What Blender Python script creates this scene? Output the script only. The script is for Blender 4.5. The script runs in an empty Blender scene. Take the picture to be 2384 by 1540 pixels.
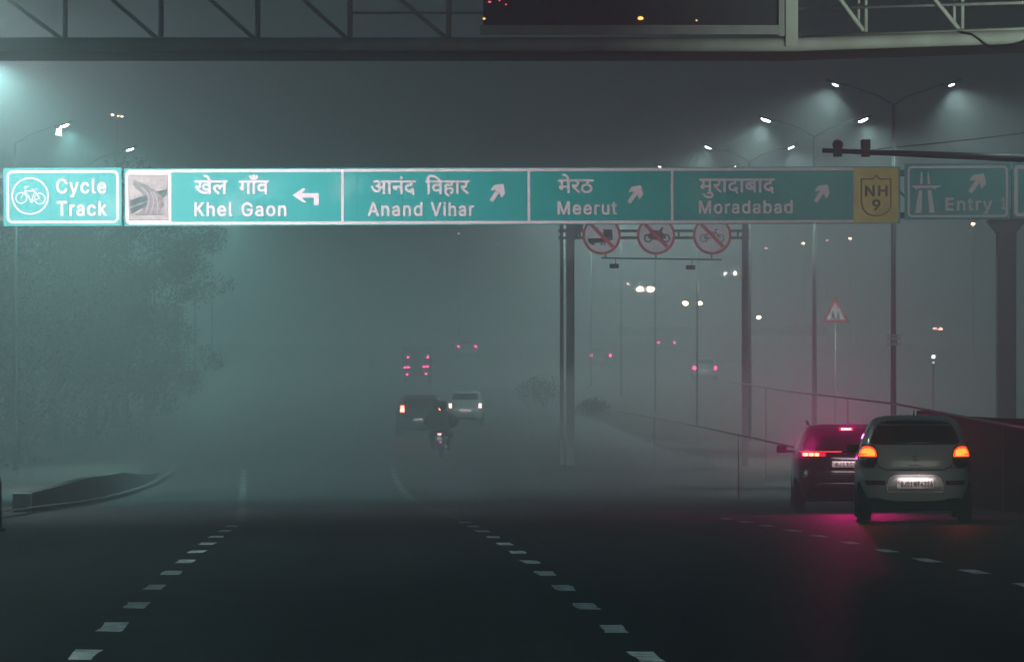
import bpy, bmesh, math, random
from mathutils import Vector, Matrix
R = math.radians
C = bpy.context.scene.collection
SC = bpy.context.scene

# strengths that set the night exposure
WORLD_S = 0.0205
LAMP_W = 4800.0
SIGN_W = 56000.0
BRIDGE_W = 9000.0
TAIL_W = 620.0
HEAD_W = 4800.0
HAZE = 0.0074
ANISO = 0.35

# ---------------------------------------------------------------- camera, world, exposure
F = 11000.0            # focal length in pixels of a 2384 px wide frame
HZ, CX = 931.0, 1192.0 # horizon row and centre column in that frame
EYE = 1.55
cam = bpy.data.cameras.new('camera'); cam_o = bpy.data.objects.new('camera', cam); C.objects.link(cam_o)
cam.sensor_width = 36.0; cam.lens = 36.0 * F / 2384.0
cam_o.location = (0, 0, EYE); cam_o.rotation_euler = (R(90), 0, 0)
cam.shift_y = (HZ - 770.0) / 2384.0
cam.clip_start = 0.5; cam.clip_end = 4000
SC.camera = cam_o
SC.view_settings.view_transform = 'Standard'; SC.view_settings.look = 'None'
SC.view_settings.exposure = 0.0; SC.view_settings.gamma = 1.0
W = bpy.data.worlds.new('World'); SC.world = W; W.use_nodes = True
wn = W.node_tree; bg = wn.nodes['Background']
sky = wn.nodes.new('ShaderNodeTexSky'); sky.sky_type = 'NISHITA'; sky.sun_disc = False
sky.sun_elevation = R(4.0); sky.sun_rotation = R(200); sky.air_density = 2.0; sky.dust_density = 4.0
tint = wn.nodes.new('ShaderNodeVectorMath'); tint.operation = 'MULTIPLY'; tint.inputs[1].default_value = (0.10, 0.92, 1.9)
wn.links.new(sky.outputs[0], tint.inputs[0]); wn.links.new(tint.outputs[0], bg.inputs[0]); bg.inputs[1].default_value = WORLD_S
sun = bpy.data.lights.new('moon_light', 'SUN'); sun.energy = 0.004; sun.angle = R(10); sun.color = (0.7, 0.95, 1.0)
sun_o = bpy.data.objects.new('moon_light', sun); C.objects.link(sun_o); sun_o.rotation_euler = (R(50), 0, R(200))
cy = SC.cycles
cy.use_denoising = True
try: cy.denoiser = 'OPENIMAGEDENOISE'
except Exception: pass
cy.max_bounces = 6; cy.diffuse_bounces = 2; cy.glossy_bounces = 2; cy.transmission_bounces = 2
cy.volume_bounces = 3; cy.transparent_max_bounces = 8
cy.sample_clamp_indirect = 2.0; cy.use_adaptive_sampling = False
cy.caustics_reflective = False; cy.caustics_refractive = False

def em(target, d):
    """emission that still shows as bright as target through d metres of haze"""
    return target * math.exp(HAZE * d)
def P(px, py, d):
    """the point that stands d metres ahead where the photo (2384 px wide) shows it"""
    return Vector(((px - CX) / F * d, d, EYE + (HZ - py) / F * d))
def K(d): return F / d

# ---------------------------------------------------------------- helpers
def tag(o, label=None, cat=None, group=None, kind=None):
    if label: o['label'] = label
    if cat: o['category'] = cat
    if group: o['group'] = group
    if kind: o['kind'] = kind
    return o
def empty(name, loc=(0, 0, 0), rz=0.0, label=None, cat=None, group=None):
    o = bpy.data.objects.new(name, None); C.objects.link(o); o.empty_display_size = 0.3
    o.location = loc; o.rotation_euler = (0, 0, rz)
    return tag(o, label, cat, group)
def kids(o): return [c for c in bpy.data.objects if c.parent == o]
def copy_tree(o, parent=None):
    c = o.copy(); C.objects.link(c); c.parent = parent
    for ch in kids(o): copy_tree(ch, c)
    return c

class MB:
    def __init__(s): s.bm = bmesh.new(); s.mi = 0
    def face(s, pts, mi=None):
        vs = [s.bm.verts.new(p) for p in pts]
        try:
            f = s.bm.faces.new(vs); f.material_index = s.mi if mi is None else mi; return f
        except ValueError: return None
    def box(s, x0, x1, y0, y1, z0, z1, M=None):
        p = [(x, y, z) for z in (z0, z1) for y in (y0, y1) for x in (x0, x1)]
        vs = [s.bm.verts.new(M @ Vector(q) if M else q) for q in p]
        for f in ((0, 2, 3, 1), (4, 5, 7, 6), (0, 1, 5, 4), (2, 6, 7, 3), (0, 4, 6, 2), (1, 3, 7, 5)):
            s.bm.faces.new([vs[i] for i in f]).material_index = s.mi
        return s
    def bar(s, a, b, w, h=None):
        a = Vector(a); b = Vector(b); h = h or w; L = (b - a).length
        q = (b - a).to_track_quat('Z', 'Y').to_matrix().to_4x4(); q.translation = a
        return s.box(-w / 2, w / 2, -h / 2, h / 2, 0, L, q)
    def tube(s, pts, rad, n=10, cap=True):
        pts = [Vector(p) for p in pts]
        if not isinstance(rad, (list, tuple)): rad = [rad] * len(pts)
        rings = []; up = Vector((0, 0, 1))
        for i, p in enumerate(pts):
            t = (pts[min(i + 1, len(pts) - 1)] - pts[max(i - 1, 0)]).normalized()
            u = up if abs(t.dot(up)) < 0.97 else Vector((0, 1, 0))
            a = t.cross(u).normalized(); b = a.cross(t)
            rings.append([s.bm.verts.new(p + (a * math.cos(2 * math.pi * k / n) + b * math.sin(2 * math.pi * k / n)) * rad[i]) for k in range(n)])
        for i in range(len(rings) - 1):
            for k in range(n):
                f = s.bm.faces.new((rings[i][k], rings[i + 1][k], rings[i + 1][(k + 1) % n], rings[i][(k + 1) % n]))
                f.material_index = s.mi; f.smooth = True
        if cap:
            for r in (rings[0], rings[-1]): s.bm.faces.new(r).material_index = s.mi
        return s
    def prism(s, poly, y0, y1):
        """poly: (x, z) outline, thickened from y0 to y1"""
        a = [s.bm.verts.new((x, y0, z)) for x, z in poly]; b = [s.bm.verts.new((x, y1, z)) for x, z in poly]
        s.bm.faces.new(a).material_index = s.mi; s.bm.faces.new(b[::-1]).material_index = s.mi
        n = len(poly)
        for i in range(n): s.bm.faces.new((a[i], b[i], b[(i + 1) % n], a[(i + 1) % n])).material_index = s.mi
        return s
    def ring(s, cx, cz, r1, r0, y0, y1, n=48, sx=1.0):
        for i in range(n):
            A = [2 * math.pi * (i + j) / n for j in (0, 1)]
            q = [(cx + r * sx * math.cos(t), cz + r * math.sin(t)) for r, t in ((r1, A[0]), (r1, A[1]), (r0, A[1]), (r0, A[0]))]
            for y in (y0, y1): s.face([(x, y, z) for x, z in q])
            for k in (0, 2): s.face([(q[k][0], y0, q[k][1]), (q[k + 1][0], y0, q[k + 1][1]), (q[k + 1][0], y1, q[k + 1][1]), (q[k][0], y1, q[k][1])])
        return s
    def sphere(s, c, r, sc=(1, 1, 1), seg=16, rg=10):
        g = bmesh.ops.create_uvsphere(s.bm, u_segments=seg, v_segments=rg, radius=r)
        for v in g['verts']: v.co = Vector((v.co.x * sc[0], v.co.y * sc[1], v.co.z * sc[2])) + Vector(c)
        for v in g['verts']:
            for f in v.link_faces: f.smooth = True; f.material_index = s.mi
        return s
    def build(s, name, mats, parent=None, loc=None, rz=0, fix=True, bevel=0):
        if fix: bmesh.ops.recalc_face_normals(s.bm, faces=s.bm.faces[:])
        me = bpy.data.meshes.new(name); s.bm.to_mesh(me); s.bm.free()
        for m in (mats if isinstance(mats, (list, tuple)) else [mats]): me.materials.append(m)
        o = bpy.data.objects.new(name, me); C.objects.link(o)
        if parent: o.parent = parent
        if loc is not None: o.location = loc
        if rz: o.rotation_euler = (0, 0, rz)
        if bevel:
            b = o.modifiers.new('bevel', 'BEVEL'); b.width = bevel; b.segments = 2; b.limit_method = 'ANGLE'
        return o

# ---------------------------------------------------------------- materials
MATS = {}
def mat(name, col, rough=0.6, metal=0.0, spec=0.5, var=0.0, scale=5.0, bump=0.0, emit=None, es=0.0, sample=True, coat=0.0, trans=0.0):
    if name in MATS: return MATS[name]
    m = bpy.data.materials.new(name); m.use_nodes = True; nt = m.node_tree; b = nt.nodes['Principled BSDF']
    b.inputs['Base Color'].default_value = (*col, 1); b.inputs['Roughness'].default_value = rough
    b.inputs['Metallic'].default_value = metal; b.inputs['Specular IOR Level'].default_value = spec
    if coat: b.inputs['Coat Weight'].default_value = coat; b.inputs['Coat Roughness'].default_value = 0.06
    if trans: b.inputs['Transmission Weight'].default_value = trans
    tc = nt.nodes.new('ShaderNodeTexCoord'); nz = nt.nodes.new('ShaderNodeTexNoise')
    nz.inputs['Scale'].default_value = scale; nz.inputs['Detail'].default_value = 8
    nt.links.new(tc.outputs['Object'], nz.inputs['Vector'])
    if var:
        mp = nt.nodes.new('ShaderNodeMapRange'); mp.inputs[1].default_value = 0.3; mp.inputs[2].default_value = 0.7
        mp.inputs[3].default_value = 1 - var; mp.inputs[4].default_value = 1 + var
        nt.links.new(nz.outputs['Fac'], mp.inputs[0])
        mx = nt.nodes.new('ShaderNodeVectorMath'); mx.operation = 'SCALE'; mx.inputs[0].default_value = col
        nt.links.new(mp.outputs[0], mx.inputs['Scale']); nt.links.new(mx.outputs[0], b.inputs['Base Color'])
    if bump:
        bp = nt.nodes.new('ShaderNodeBump'); bp.inputs['Strength'].default_value = bump; bp.inputs['Distance'].default_value = 0.02
        nt.links.new(nz.outputs['Fac'], bp.inputs['Height']); nt.links.new(bp.outputs[0], b.inputs['Normal'])
    if emit:
        b.inputs['Emission Color'].default_value = (*emit, 1); b.inputs['Emission Strength'].default_value = es
        m.cycles.emission_sampling = 'AUTO' if sample else 'NONE'
    MATS[name] = m
    return m

M_ASPH = mat('asphalt', (0.026, 0.028, 0.031), 0.6, spec=0.12, var=0.35, scale=1.3, bump=0.25)
M_GRND = mat('verge_soil', (0.06, 0.055, 0.045), 0.95, var=0.4, scale=0.8)
M_PAINT = mat('road_paint', (0.82, 0.84, 0.82), 0.6, var=0.55, scale=7)
M_DIMPAINT = mat('far_dim_road_paint', (0.22, 0.23, 0.22), 0.7, var=0.3, scale=3)  # darker copy of the road paint: far faintness put into the colour
M_CONC = mat('concrete', (0.30, 0.30, 0.28), 0.85, var=0.25, scale=2.2, bump=0.2)
M_KERB = mat('kerb_white', (0.75, 0.75, 0.72), 0.7, var=0.3, scale=4)
M_KERBK = mat('kerb_black', (0.03, 0.03, 0.03), 0.7, var=0.3, scale=4)
M_STEEL = mat('galvanised_steel', (0.33, 0.36, 0.36), 0.5, metal=0.35, var=0.15, scale=3)
M_DKSTEEL = mat('dark_painted_steel', (0.05, 0.06, 0.065), 0.55, var=0.2, scale=2)
M_BRIDGE = mat('pale_bridge_paint', (0.50, 0.55, 0.52), 0.55, var=0.18, scale=1.5)
M_BLACK = mat('black_plastic', (0.015, 0.015, 0.017), 0.5)
M_RUBBER = mat('tyre_rubber', (0.012, 0.012, 0.012), 0.85)
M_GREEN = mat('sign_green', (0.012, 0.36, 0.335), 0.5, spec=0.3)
M_WHITE = mat('sign_white', (0.95, 0.68, 0.70), 0.55, spec=0.3, var=0.05, scale=2)
M_YELLOW = mat('sign_yellow', (0.75, 0.52, 0.12), 0.55, spec=0.3, var=0.15, scale=2)
M_SBLACK = mat('sign_black', (0.02, 0.02, 0.02), 0.6)
M_SRED = mat('sign_red', (0.55, 0.02, 0.05), 0.5)
M_RWHITE = mat('roundel_white', (0.72, 0.66, 0.68), 0.55, var=0.06, scale=3)
M_SEAM = mat('sign_seam', (0.012, 0.16, 0.15), 0.6)
M_BACK = mat('sign_back', (0.25, 0.27, 0.27), 0.6, metal=0.3)

# green sheeting: panel to panel differences, a few pale patches
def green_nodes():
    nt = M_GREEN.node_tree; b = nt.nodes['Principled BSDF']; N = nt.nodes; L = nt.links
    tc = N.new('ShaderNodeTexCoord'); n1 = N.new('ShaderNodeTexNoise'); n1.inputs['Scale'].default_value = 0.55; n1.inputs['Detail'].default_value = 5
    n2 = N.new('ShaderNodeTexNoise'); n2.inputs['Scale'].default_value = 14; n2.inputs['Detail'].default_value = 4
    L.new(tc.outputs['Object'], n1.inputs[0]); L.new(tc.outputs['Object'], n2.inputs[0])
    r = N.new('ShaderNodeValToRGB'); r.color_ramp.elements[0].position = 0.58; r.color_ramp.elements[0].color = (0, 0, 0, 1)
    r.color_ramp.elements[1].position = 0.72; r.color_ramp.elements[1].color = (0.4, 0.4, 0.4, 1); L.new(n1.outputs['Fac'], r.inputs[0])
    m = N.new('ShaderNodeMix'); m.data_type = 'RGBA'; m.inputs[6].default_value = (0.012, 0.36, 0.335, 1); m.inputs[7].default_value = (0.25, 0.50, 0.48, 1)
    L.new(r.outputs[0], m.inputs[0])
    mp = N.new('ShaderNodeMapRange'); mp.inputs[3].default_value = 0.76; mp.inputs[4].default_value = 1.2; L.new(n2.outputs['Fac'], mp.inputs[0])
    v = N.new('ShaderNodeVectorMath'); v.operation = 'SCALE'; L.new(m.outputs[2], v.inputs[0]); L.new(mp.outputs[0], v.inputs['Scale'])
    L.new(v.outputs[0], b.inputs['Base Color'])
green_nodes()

# asphalt: long patches and darker wheel tracks along the lanes
def asphalt_nodes():
    nt = M_ASPH.node_tree; N = nt.nodes; L = nt.links; b = N['Principled BSDF']
    tc = N.new('ShaderNodeTexCoord'); mp = N.new('ShaderNodeMapping'); mp.inputs['Scale'].default_value = (0.9, 0.05, 1); mp.inputs['Rotation'].default_value = (0, 0, 0.0365)
    n = N.new('ShaderNodeTexNoise'); n.inputs['Scale'].default_value = 1.0; n.inputs['Detail'].default_value = 6; L.new(tc.outputs['Object'], mp.inputs[0]); L.new(mp.outputs[0], n.inputs[0])
    old = b.inputs['Base Color'].links[0].from_socket
    r = N.new('ShaderNodeMapRange'); r.inputs[1].default_value = .3; r.inputs[2].default_value = .7; r.inputs[3].default_value = .55; r.inputs[4].default_value = 1.5; L.new(n.outputs['Fac'], r.inputs[0])
    v = N.new('ShaderNodeVectorMath'); v.operation = 'SCALE'; L.new(old, v.inputs[0]); L.new(r.outputs[0], v.inputs['Scale']); L.new(v.outputs[0], b.inputs['Base Color'])
asphalt_nodes()

# ---------------------------------------------------------------- ground profile
PROF = [(-120, 0), (30, 0), (40, 0), (50, -.04), (60, -.11), (67, -.18), (80, -.34), (92, -.52), (103, -.64), (115, -.73), (128, -.78), (140, -.70),
        (150, -.52), (157, -.38), (165, -.27), (185, .02), (210, .42), (250, 1.4), (300, 2.6), (342, 3.9), (405, 5.7), (500, 7.6), (620, 8.6), (800, 9.0), (1300, 9.0)]
def zroad(d):
    for i in range(len(PROF) - 1):
        a, b = PROF[i], PROF[i + 1]
        if d <= b[0]:
            s = []
            for j in (i, i + 1):
                l = PROF[max(j - 1, 0)]; r = PROF[min(j + 1, len(PROF) - 1)]
                s.append((r[1] - l[1]) / (r[0] - l[0]) if r[0] != l[0] else 0)
            h = b[0] - a[0]; t = (d - a[0]) / h
            return (2*t**3 - 3*t**2 + 1) * a[1] + (t**3 - 2*t**2 + t) * h * s[0] + (-2*t**3 + 3*t**2) * b[1] + (t**3 - t**2) * h * s[1]
    return PROF[-1][1]
YAW = -402.0 / F                 # the road runs a little to the left of the view axis
def rx(x0, d): return x0 + YAW * d
def onroad(px, d): return Vector(((px - CX) / F * d, d, zroad(d)))

def strip(name, x0f, x1f, ds, dz, m, kind='structure', nx=1):
    b = MB(); prev = None
    for d in ds:
        row = [b.bm.verts.new((rx(x0f(d), d) + (x1f(d) - x0f(d)) * i / nx, d, zroad(d) + dz)) for i in range(nx + 1)]
        if prev:
            for i in range(nx): b.bm.faces.new((prev[i], prev[i + 1], row[i + 1], row[i])).smooth = True
        prev = row
    return tag(b.build(name, m), kind=kind)
DS = [-90 + i * 10 for i in range(11)] + [12 + i * 2 for i in range(120)] + [255 + i * 5 for i in range(60)] + [560 + i * 20 for i in range(31)]
strip('ground', lambda d: -440, lambda d: 440, DS, 0.0, M_GRND)
strip('road', lambda d: -5.4 - max(0, d - 110) * 0.02, lambda d: 12.0, DS, 0.004, M_ASPH, nx=6)

def dashes(name, xf, d0, d1, period, length, w=0.16, m=None):
    b = MB(); d = d0; rnd = random.Random(hash(name) % 7 if False else len(name))
    while d < d1:
        n = 3; L = length * rnd.uniform(0.9, 1.08); pts0 = []; pts1 = []
        for i in range(n + 1):
            dd = d + L * i / n; x = rx(xf(dd), dd); z = zroad(dd) + 0.008
            pts0.append((x - w / 2 + rnd.uniform(-.015, .015), dd + rnd.uniform(-.05, .05), z)); pts1.append((x + w / 2 + rnd.uniform(-.015, .015), dd + rnd.uniform(-.05, .05), z))
        for i in range(n): b.face([pts0[i], pts1[i], pts1[i + 1], pts0[i + 1]])
        d += period
    return tag(b.build(name, m or M_PAINT), kind='structure')
def left_curve(d): return -1.55 + 0.12 * min(1, max(0, (d - 30) / 36)) - max(0, d - 68) * 0.0195
dashes('lane_marking_left', left_curve, 28.1, 66, 3.45, 1.15)
dashes('lane_marking_left_far', left_curve, 68.5, 146, 3.45, 1.15, m=M_DIMPAINT)
dashes('lane_marking_centre', lambda d: 1.85 if d < 50 else max(1.64, 1.85 - (d - 50) * .005), 27.9, 66, 3.45, 1.15)
dashes('lane_marking_centre_far', lambda d: max(1.64, 1.85 - (d - 50) * .005), 68.5, 150, 3.45, 1.15, m=M_DIMPAINT)
dashes('lane_marking_right', lambda d: 5.75, 28.4, 72, 3.45, 1.15)

# ---------------------------------------------------------------- lettering
GL = {'0':(453,[['227,-7 174,1 130,24 95,62 69,113 53,178 48,254 53,330 69,395 95,447 130,484 174,508 227,516 279,508 323,484 358,447 384,395 400,330 405,254 400,178 384,113 359,62 323,24 279,1','227,50 261,56 290,74 313,103 330,144 340,194 344,254 340,314 330,365 313,405 290,435 261,453 227,460 192,453 163,435 140,405 123,365 113,314 109,254 113,194 123,144 140,103 163,74 192,56']]),'1':(453,[['76,0 76,55 391,55 391,0'],['276,509 276,0 212,0 212,448 209,448 86,358 86,427 198,509']]),'2':(453,[['64,0 64,47 234,229 261,257 282,282 299,305 311,327 318,348 320,371 317,397 308,419 293,436 273,449 250,457 224,460 196,457 172,447 153,433 139,413 130,390 127,362 66,362 71,405 86,442 111,473 143,496 182,511 225,516 268,511 306,497 337,474 361,445 376,411 381,372 378,345 371,318 357,290 336,259 306,223 267,180 153,60 153,57 389,57 389,0']]),'3':(453,[['221,289 264,288 308,276 344,253 371,222 387,186 393,145 387,103 370,66 344,36 309,12 266,-2 218,-7 173,-3 133,10 98,30 70,57 52,91 44,132 109,132 115,107 126,87 144,71 165,59 191,52 219,50 248,53 275,61 297,74 315,93 325,116 329,145 326,172 316,196 299,217 275,234 242,244 201,248 157,248 157,299 288,448 288,452 70,452 70,509 372,509 372,461']]),'4':(453,[['40,105 40,158 247,509 311,509 109,166 109,163 413,163 413,105'],['282,0 282,121 282,146 282,318 343,318 343,0']]),'6':(453,[['175,296 151,261 145,261 154,275 165,288'],['175,296 179,299 196,307 214,312 235,314 278,309 316,295 346,271 370,240 384,201 389,157 384,112 368,73 343,39 310,14 271,-2 226,-7 182,-1 142,15 109,40 84,74 69,115 64,162 68,199 80,239 102,285 137,340 252,509 322,509','226,48 254,52 279,63 299,79 314,101 324,128 327,157 324,187 314,213 299,235 279,251 254,262 226,265 198,262 174,252 153,235 138,214 128,188 125,158 128,128 138,102 153,79 174,63 198,52']]),'7':(453,[['97,0 323,448 323,452 62,452 62,509 391,509 391,449 165,0']]),'9':(453,[['277,213 301,248 307,248 299,234 287,221'],['277,213 273,210 257,202 238,196 218,195 175,199 137,214 106,237 83,269 68,307 64,352 69,397 85,436 110,469 143,494 182,510 226,516 271,510 310,494 343,468 368,434 384,393 389,347 385,309 373,270 350,224 315,168 200,0 130,0','226,460 199,457 174,446 154,429 138,407 129,381 125,352 129,322 138,295 154,274 174,257 199,247 226,243 254,247 279,257 299,273 314,295 324,321 327,350 324,381 314,407 299,429 279,446 254,457']]),'A':(480,[['239,456 232,478 245,478'],['239,456 228,419 213,371 201,333 191,302 85,0 16,0 201,509 276,509 463,0 395,0 287,302 276,334 264,372 250,420'],['110,142 110,199 370,199 370,142']]),'B':(456,[['60,0 60,509 241,509 289,504 329,491 359,469 381,442 394,410 398,374 395,344 387,320 373,301 356,286 336,275 315,267 315,262 339,257 363,245 385,227 402,203 414,173 418,136 413,100 400,67 377,39 344,18 301,4 247,0','125,57 245,57 296,63 330,80 349,105 355,137 352,161 342,184 327,203 306,218 279,228 248,231 125,231','125,285 238,285 265,288 288,296 308,309 323,326 333,348 336,372 330,403 313,429 283,446 240,452 125,452']]),'C':(510,[['267,-7 205,1 150,25 104,63 70,115 48,179 40,254 48,329 70,393 104,445 150,484 205,508 267,516 305,513 340,504 373,490 402,471 427,447 448,418 463,385 473,348 408,348 401,373 389,395 375,413 357,428 337,440 315,449 292,454 267,456 223,450 184,432 150,403 125,364 109,314 103,254 109,194 125,145 151,105 184,76 223,59 267,53 292,55 315,60 337,69 357,81 375,96 389,114 401,136 408,160 473,160 463,124 448,91 428,62 402,38 373,19 341,5 305,-4']]),'E':(419,[['60,0 60,509 372,509 372,452 125,452 125,286 355,286 355,229 125,229 125,57 375,57 375,0']]),'F':(410,[['60,0 60,509 369,509 369,452 125,452 125,278 346,278 346,221 125,221 125,0']]),'G':(520,[['415,199 283,199 283,256 478,256 478,200 471,141 451,91 419,50 377,19 326,0 269,-7 205,1 149,25 104,64 69,116 47,179 40,254 47,329 69,393 103,445 149,484 203,508 265,516 304,513 340,504 374,489 403,469 429,445 449,416 465,384 474,349 408,349 399,372 387,393 373,411 356,427 337,439 315,448 291,454 265,456 222,450 183,432 150,404 125,364 109,314 103,254 109,194 125,145 151,105 184,76 224,59 269,53 309,57 345,71 374,93 396,123 410,160']]),'H':(517,[['60,0 60,509 125,509 125,289 392,289 392,509 457,509 457,0 392,0 392,232 125,232 125,0']]),'J':(396,[['185,-7 124,3 75,33 44,81 33,145 33,173 98,173 98,145 104,104 122,74 149,56 185,50 220,56 248,74 266,104 272,145 272,509 336,509 336,145 326,81 294,33 246,3']]),'K':(467,[['104,145 104,216 122,239 139,261 157,282 174,303 193,324 212,344 364,509 448,509 231,276 228,276'],['60,0 60,509 125,509 125,334 124,225 125,193 125,0'],['372,0 188,259 228,309 449,0']]),'M':(628,[['315,73 317,65 322,49 307,49 312,65'],['119,438 112,457 119,457'],['119,438 119,437 120,416 120,394 121,372 121,350 122,328 122,309 122,291 122,0 60,0 60,509 152,509 277,187 282,174 287,159 293,141 299,123 305,103 311,84 315,73 318,83 324,102 330,121 336,140 342,158 348,174 352,187 476,509 568,509 568,0 504,0 504,291 504,308 504,327 505,347 505,369 506,391 506,413 507,435 507,439 505,433 498,409 490,386 482,363 474,341 467,322 461,305 456,291 342,0 286,0 170,291 165,304 159,321 152,340 145,361 137,384 129,408 121,432']]),'N':(523,[['402,80 414,55 405,54'],['120,430 108,452 119,454'],['120,430 121,417 122,384 123,354 124,328 125,307 125,291 125,0 60,0 60,509 136,509 343,183 352,169 363,151 375,130 388,107 401,82 402,80 402,81 401,108 400,134 399,157 399,178 399,195 399,509 463,509 463,0 387,0 202,290 190,310 177,331 164,354 148,381 130,413']]),'T':(449,[['32,452 32,509 417,509 417,452 257,452 257,0 193,0 193,452']]),'V':(480,[['241,53 248,31 235,31'],['241,53 252,90 267,138 279,176 290,206 395,509 463,509 278,0 204,0 16,509 84,509 192,206 203,176 215,137 230,89']]),'W':(686,[['193,62 197,40 189,40'],['492,64 497,40 488,40'],['343,437 336,475 350,475'],['343,437 342,433 335,395 327,359 318,323 230,0 155,0 16,509 82,509 163,196 170,171 175,145 181,120 187,94 192,67 193,62 194,67 200,94 205,120 211,145 218,171 224,196 306,509 380,509 462,196 468,171 474,145 480,120 486,94 492,67 492,64 493,67 499,94 504,120 510,145 517,171 523,196 603,509 670,509 530,0 455,0 368,323 359,356 351,391 344,431']]),'a':(389,[['160,-9 126,-5 94,5 68,22 48,45 35,73 30,108 34,138 43,161 58,179 78,193 100,203 125,211 152,216 178,220 209,224 234,227 252,230 265,235 273,243 276,255 276,257 273,279 267,297 256,311 240,322 220,329 196,331 171,329 149,322 132,313 118,301 107,288 100,274 41,291 57,322 79,346 104,364 133,375 163,382 194,384 215,383 239,379 263,372 286,360 306,343 322,320 333,290 337,251 337,0 277,0 277,52 272,52 264,38 252,25 236,12 215,1 190,-6','170,45 202,49 228,59 248,74 263,93 272,115 276,138 276,190 270,186 259,182 246,179 231,176 216,173 200,171 186,169 175,168 154,164 134,159 117,150 103,139 95,124 92,105 94,87 102,72 114,61 130,52 149,47']]),'b':(424,[['229,-8 198,-5 172,4 153,17 138,31 127,46 118,59 112,59 112,0 53,0 53,509 114,509 114,319 118,319 127,331 137,346 152,360 171,373 197,381 229,384 274,378 313,361 345,332 370,293 385,245 390,189 385,133 370,84 346,45 313,16 274,-2','220,47 253,51 279,66 301,88 316,117 325,151 328,189 325,227 316,261 301,290 280,311 253,325 220,330 188,325 161,312 140,291 125,263 116,229 113,189 116,150 125,115 140,86 162,65 188,51']]),'c':(396,[['207,-8 159,-2 117,16 82,46 56,85 40,133 34,187 40,243 56,291 82,330 117,360 159,378 207,384 234,383 260,377 284,368 305,356 324,341 340,322 353,301 362,277 303,262 298,276 290,289 281,301 270,311 257,319 242,325 226,329 207,330 173,325 145,310 124,287 108,258 99,224 96,187 99,151 108,117 124,89 145,66 173,51 207,46 226,48 243,52 258,58 271,66 282,76 292,89 299,102 304,117 363,102 354,78 341,56 325,37 306,21 285,9 261,-1 235,-6']]),'d':(424,[['195,-8 151,-2 111,16 79,45 55,84 39,133 34,189 39,245 55,293 79,332 112,361 151,378 196,384 228,381 253,373 272,360 287,346 298,331 306,319 311,319 311,509 372,509 372,0 313,0 313,59 307,59 298,46 287,31 272,17 252,4 227,-5','205,47 236,51 263,65 284,86 299,115 309,150 312,189 309,229 300,263 284,291 263,312 237,325 205,330 172,325 145,311 124,290 108,261 99,227 96,189 99,151 109,117 124,88 145,66 172,51']]),'e':(404,[['308,221 338,221 310,202'],['97,221 96,211 96,178 97,169 75,169 75,221'],['97,169 100,139 110,106 128,80 151,61 179,50 212,46 234,48 254,53 271,61 285,73 297,88 306,105 365,91 353,63 335,39 311,19 283,4 249,-5 212,-8 161,-2 117,16 82,46 56,85 40,132 34,187 39,242 55,290 81,329 115,359 157,378 205,384 236,382 266,374 294,361 319,341 341,315 357,282 368,242 371,194 371,169','97,221 308,221 307,237 298,269 283,294 263,314 237,326 205,330 173,326 146,313 125,294 109,270 99,241']]),'h':(410,[['114,312 114,287 102,287'],['114,312 124,332 152,362 187,379 227,384 264,380 295,369 321,349 341,321 353,285 357,240 357,0 296,0 296,235 290,275 273,304 246,323 210,329 184,326 161,317 141,303 126,283 117,257 114,227 114,0 53,0 53,509 114,509']]),'i':(167,[['53,0 53,379 114,379 114,0'],['84,443 67,446 54,455 44,468 41,483 44,499 54,512 67,521 84,524 100,521 114,512 123,499 126,483 123,468 114,455 100,446']]),'k':(381,[['110,137 110,212 121,212 284,379 360,379 184,199 177,199'],['53,0 53,509 114,509 114,0'],['294,0 148,186 191,229 372,0']]),'l':(189,[['139,-2 101,3 74,20 58,47 53,84 53,509 114,509 114,99 115,77 120,62 130,54 146,52 154,52 160,53 165,53 170,54 181,3 172,1 162,-1 151,-2']]),'n':(410,[['112,307 112,287 102,287'],['112,307 124,332 152,362 187,379 227,384 264,380 295,369 321,349 341,321 353,285 357,240 357,0 296,0 296,235 290,275 273,304 246,323 210,329 184,326 161,317 141,303 126,283 117,257 114,227 114,0 53,0 53,379 112,379']]),'o':(415,[['207,-8 159,-2 117,16 82,46 56,85 40,133 34,187 40,243 56,291 82,330 117,360 159,378 207,384 256,378 299,360 333,330 359,291 376,243 381,187 376,133 359,85 333,46 299,16 256,-2','207,46 242,51 270,66 292,89 307,117 316,151 319,187 316,224 307,258 292,287 270,310 242,325 207,330 173,325 145,310 124,287 108,258 99,224 96,187 99,151 108,117 124,89 145,66 173,51']]),'r':(259,[['53,0 53,379 112,379 112,321 115,321 130,347 152,367 181,380 213,385 221,385 229,384 237,384 243,384 243,322 239,323 230,324 219,325 207,326 182,323 159,315 140,301 126,284 117,262 114,237 114,0']]),'t':(227,[['204,379 204,327 6,327 6,379'],['65,471 126,471 126,98 128,76 136,61 150,53 170,50 177,50 185,51 194,52 202,54 213,2 203,-1 192,-3 180,-4 168,-4 125,2 92,21 72,52 65,93']]),'u':(410,[['298,73 298,92 307,92'],['298,73 286,47 257,17 222,0 182,-5 146,-1 115,11 89,31 69,59 57,95 53,139 53,379 114,379 114,144 119,105 137,75 164,56 200,50 226,53 249,62 268,77 283,97 293,122 296,153 296,379 357,379 357,0 298,0']]),'y':(389,[['194,59 196,53 206,21 184,21 193,53'],['194,59 202,87 212,121 224,155 305,379 371,379 204,-58 191,-85 177,-107 159,-124 139,-136 117,-143 91,-145 77,-145 65,-143 54,-141 47,-139 61,-86 71,-87 88,-90 104,-89 118,-84 130,-74 141,-58 151,-36 163,-1 17,379 84,379 165,155 177,121 187,87']])}
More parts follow.
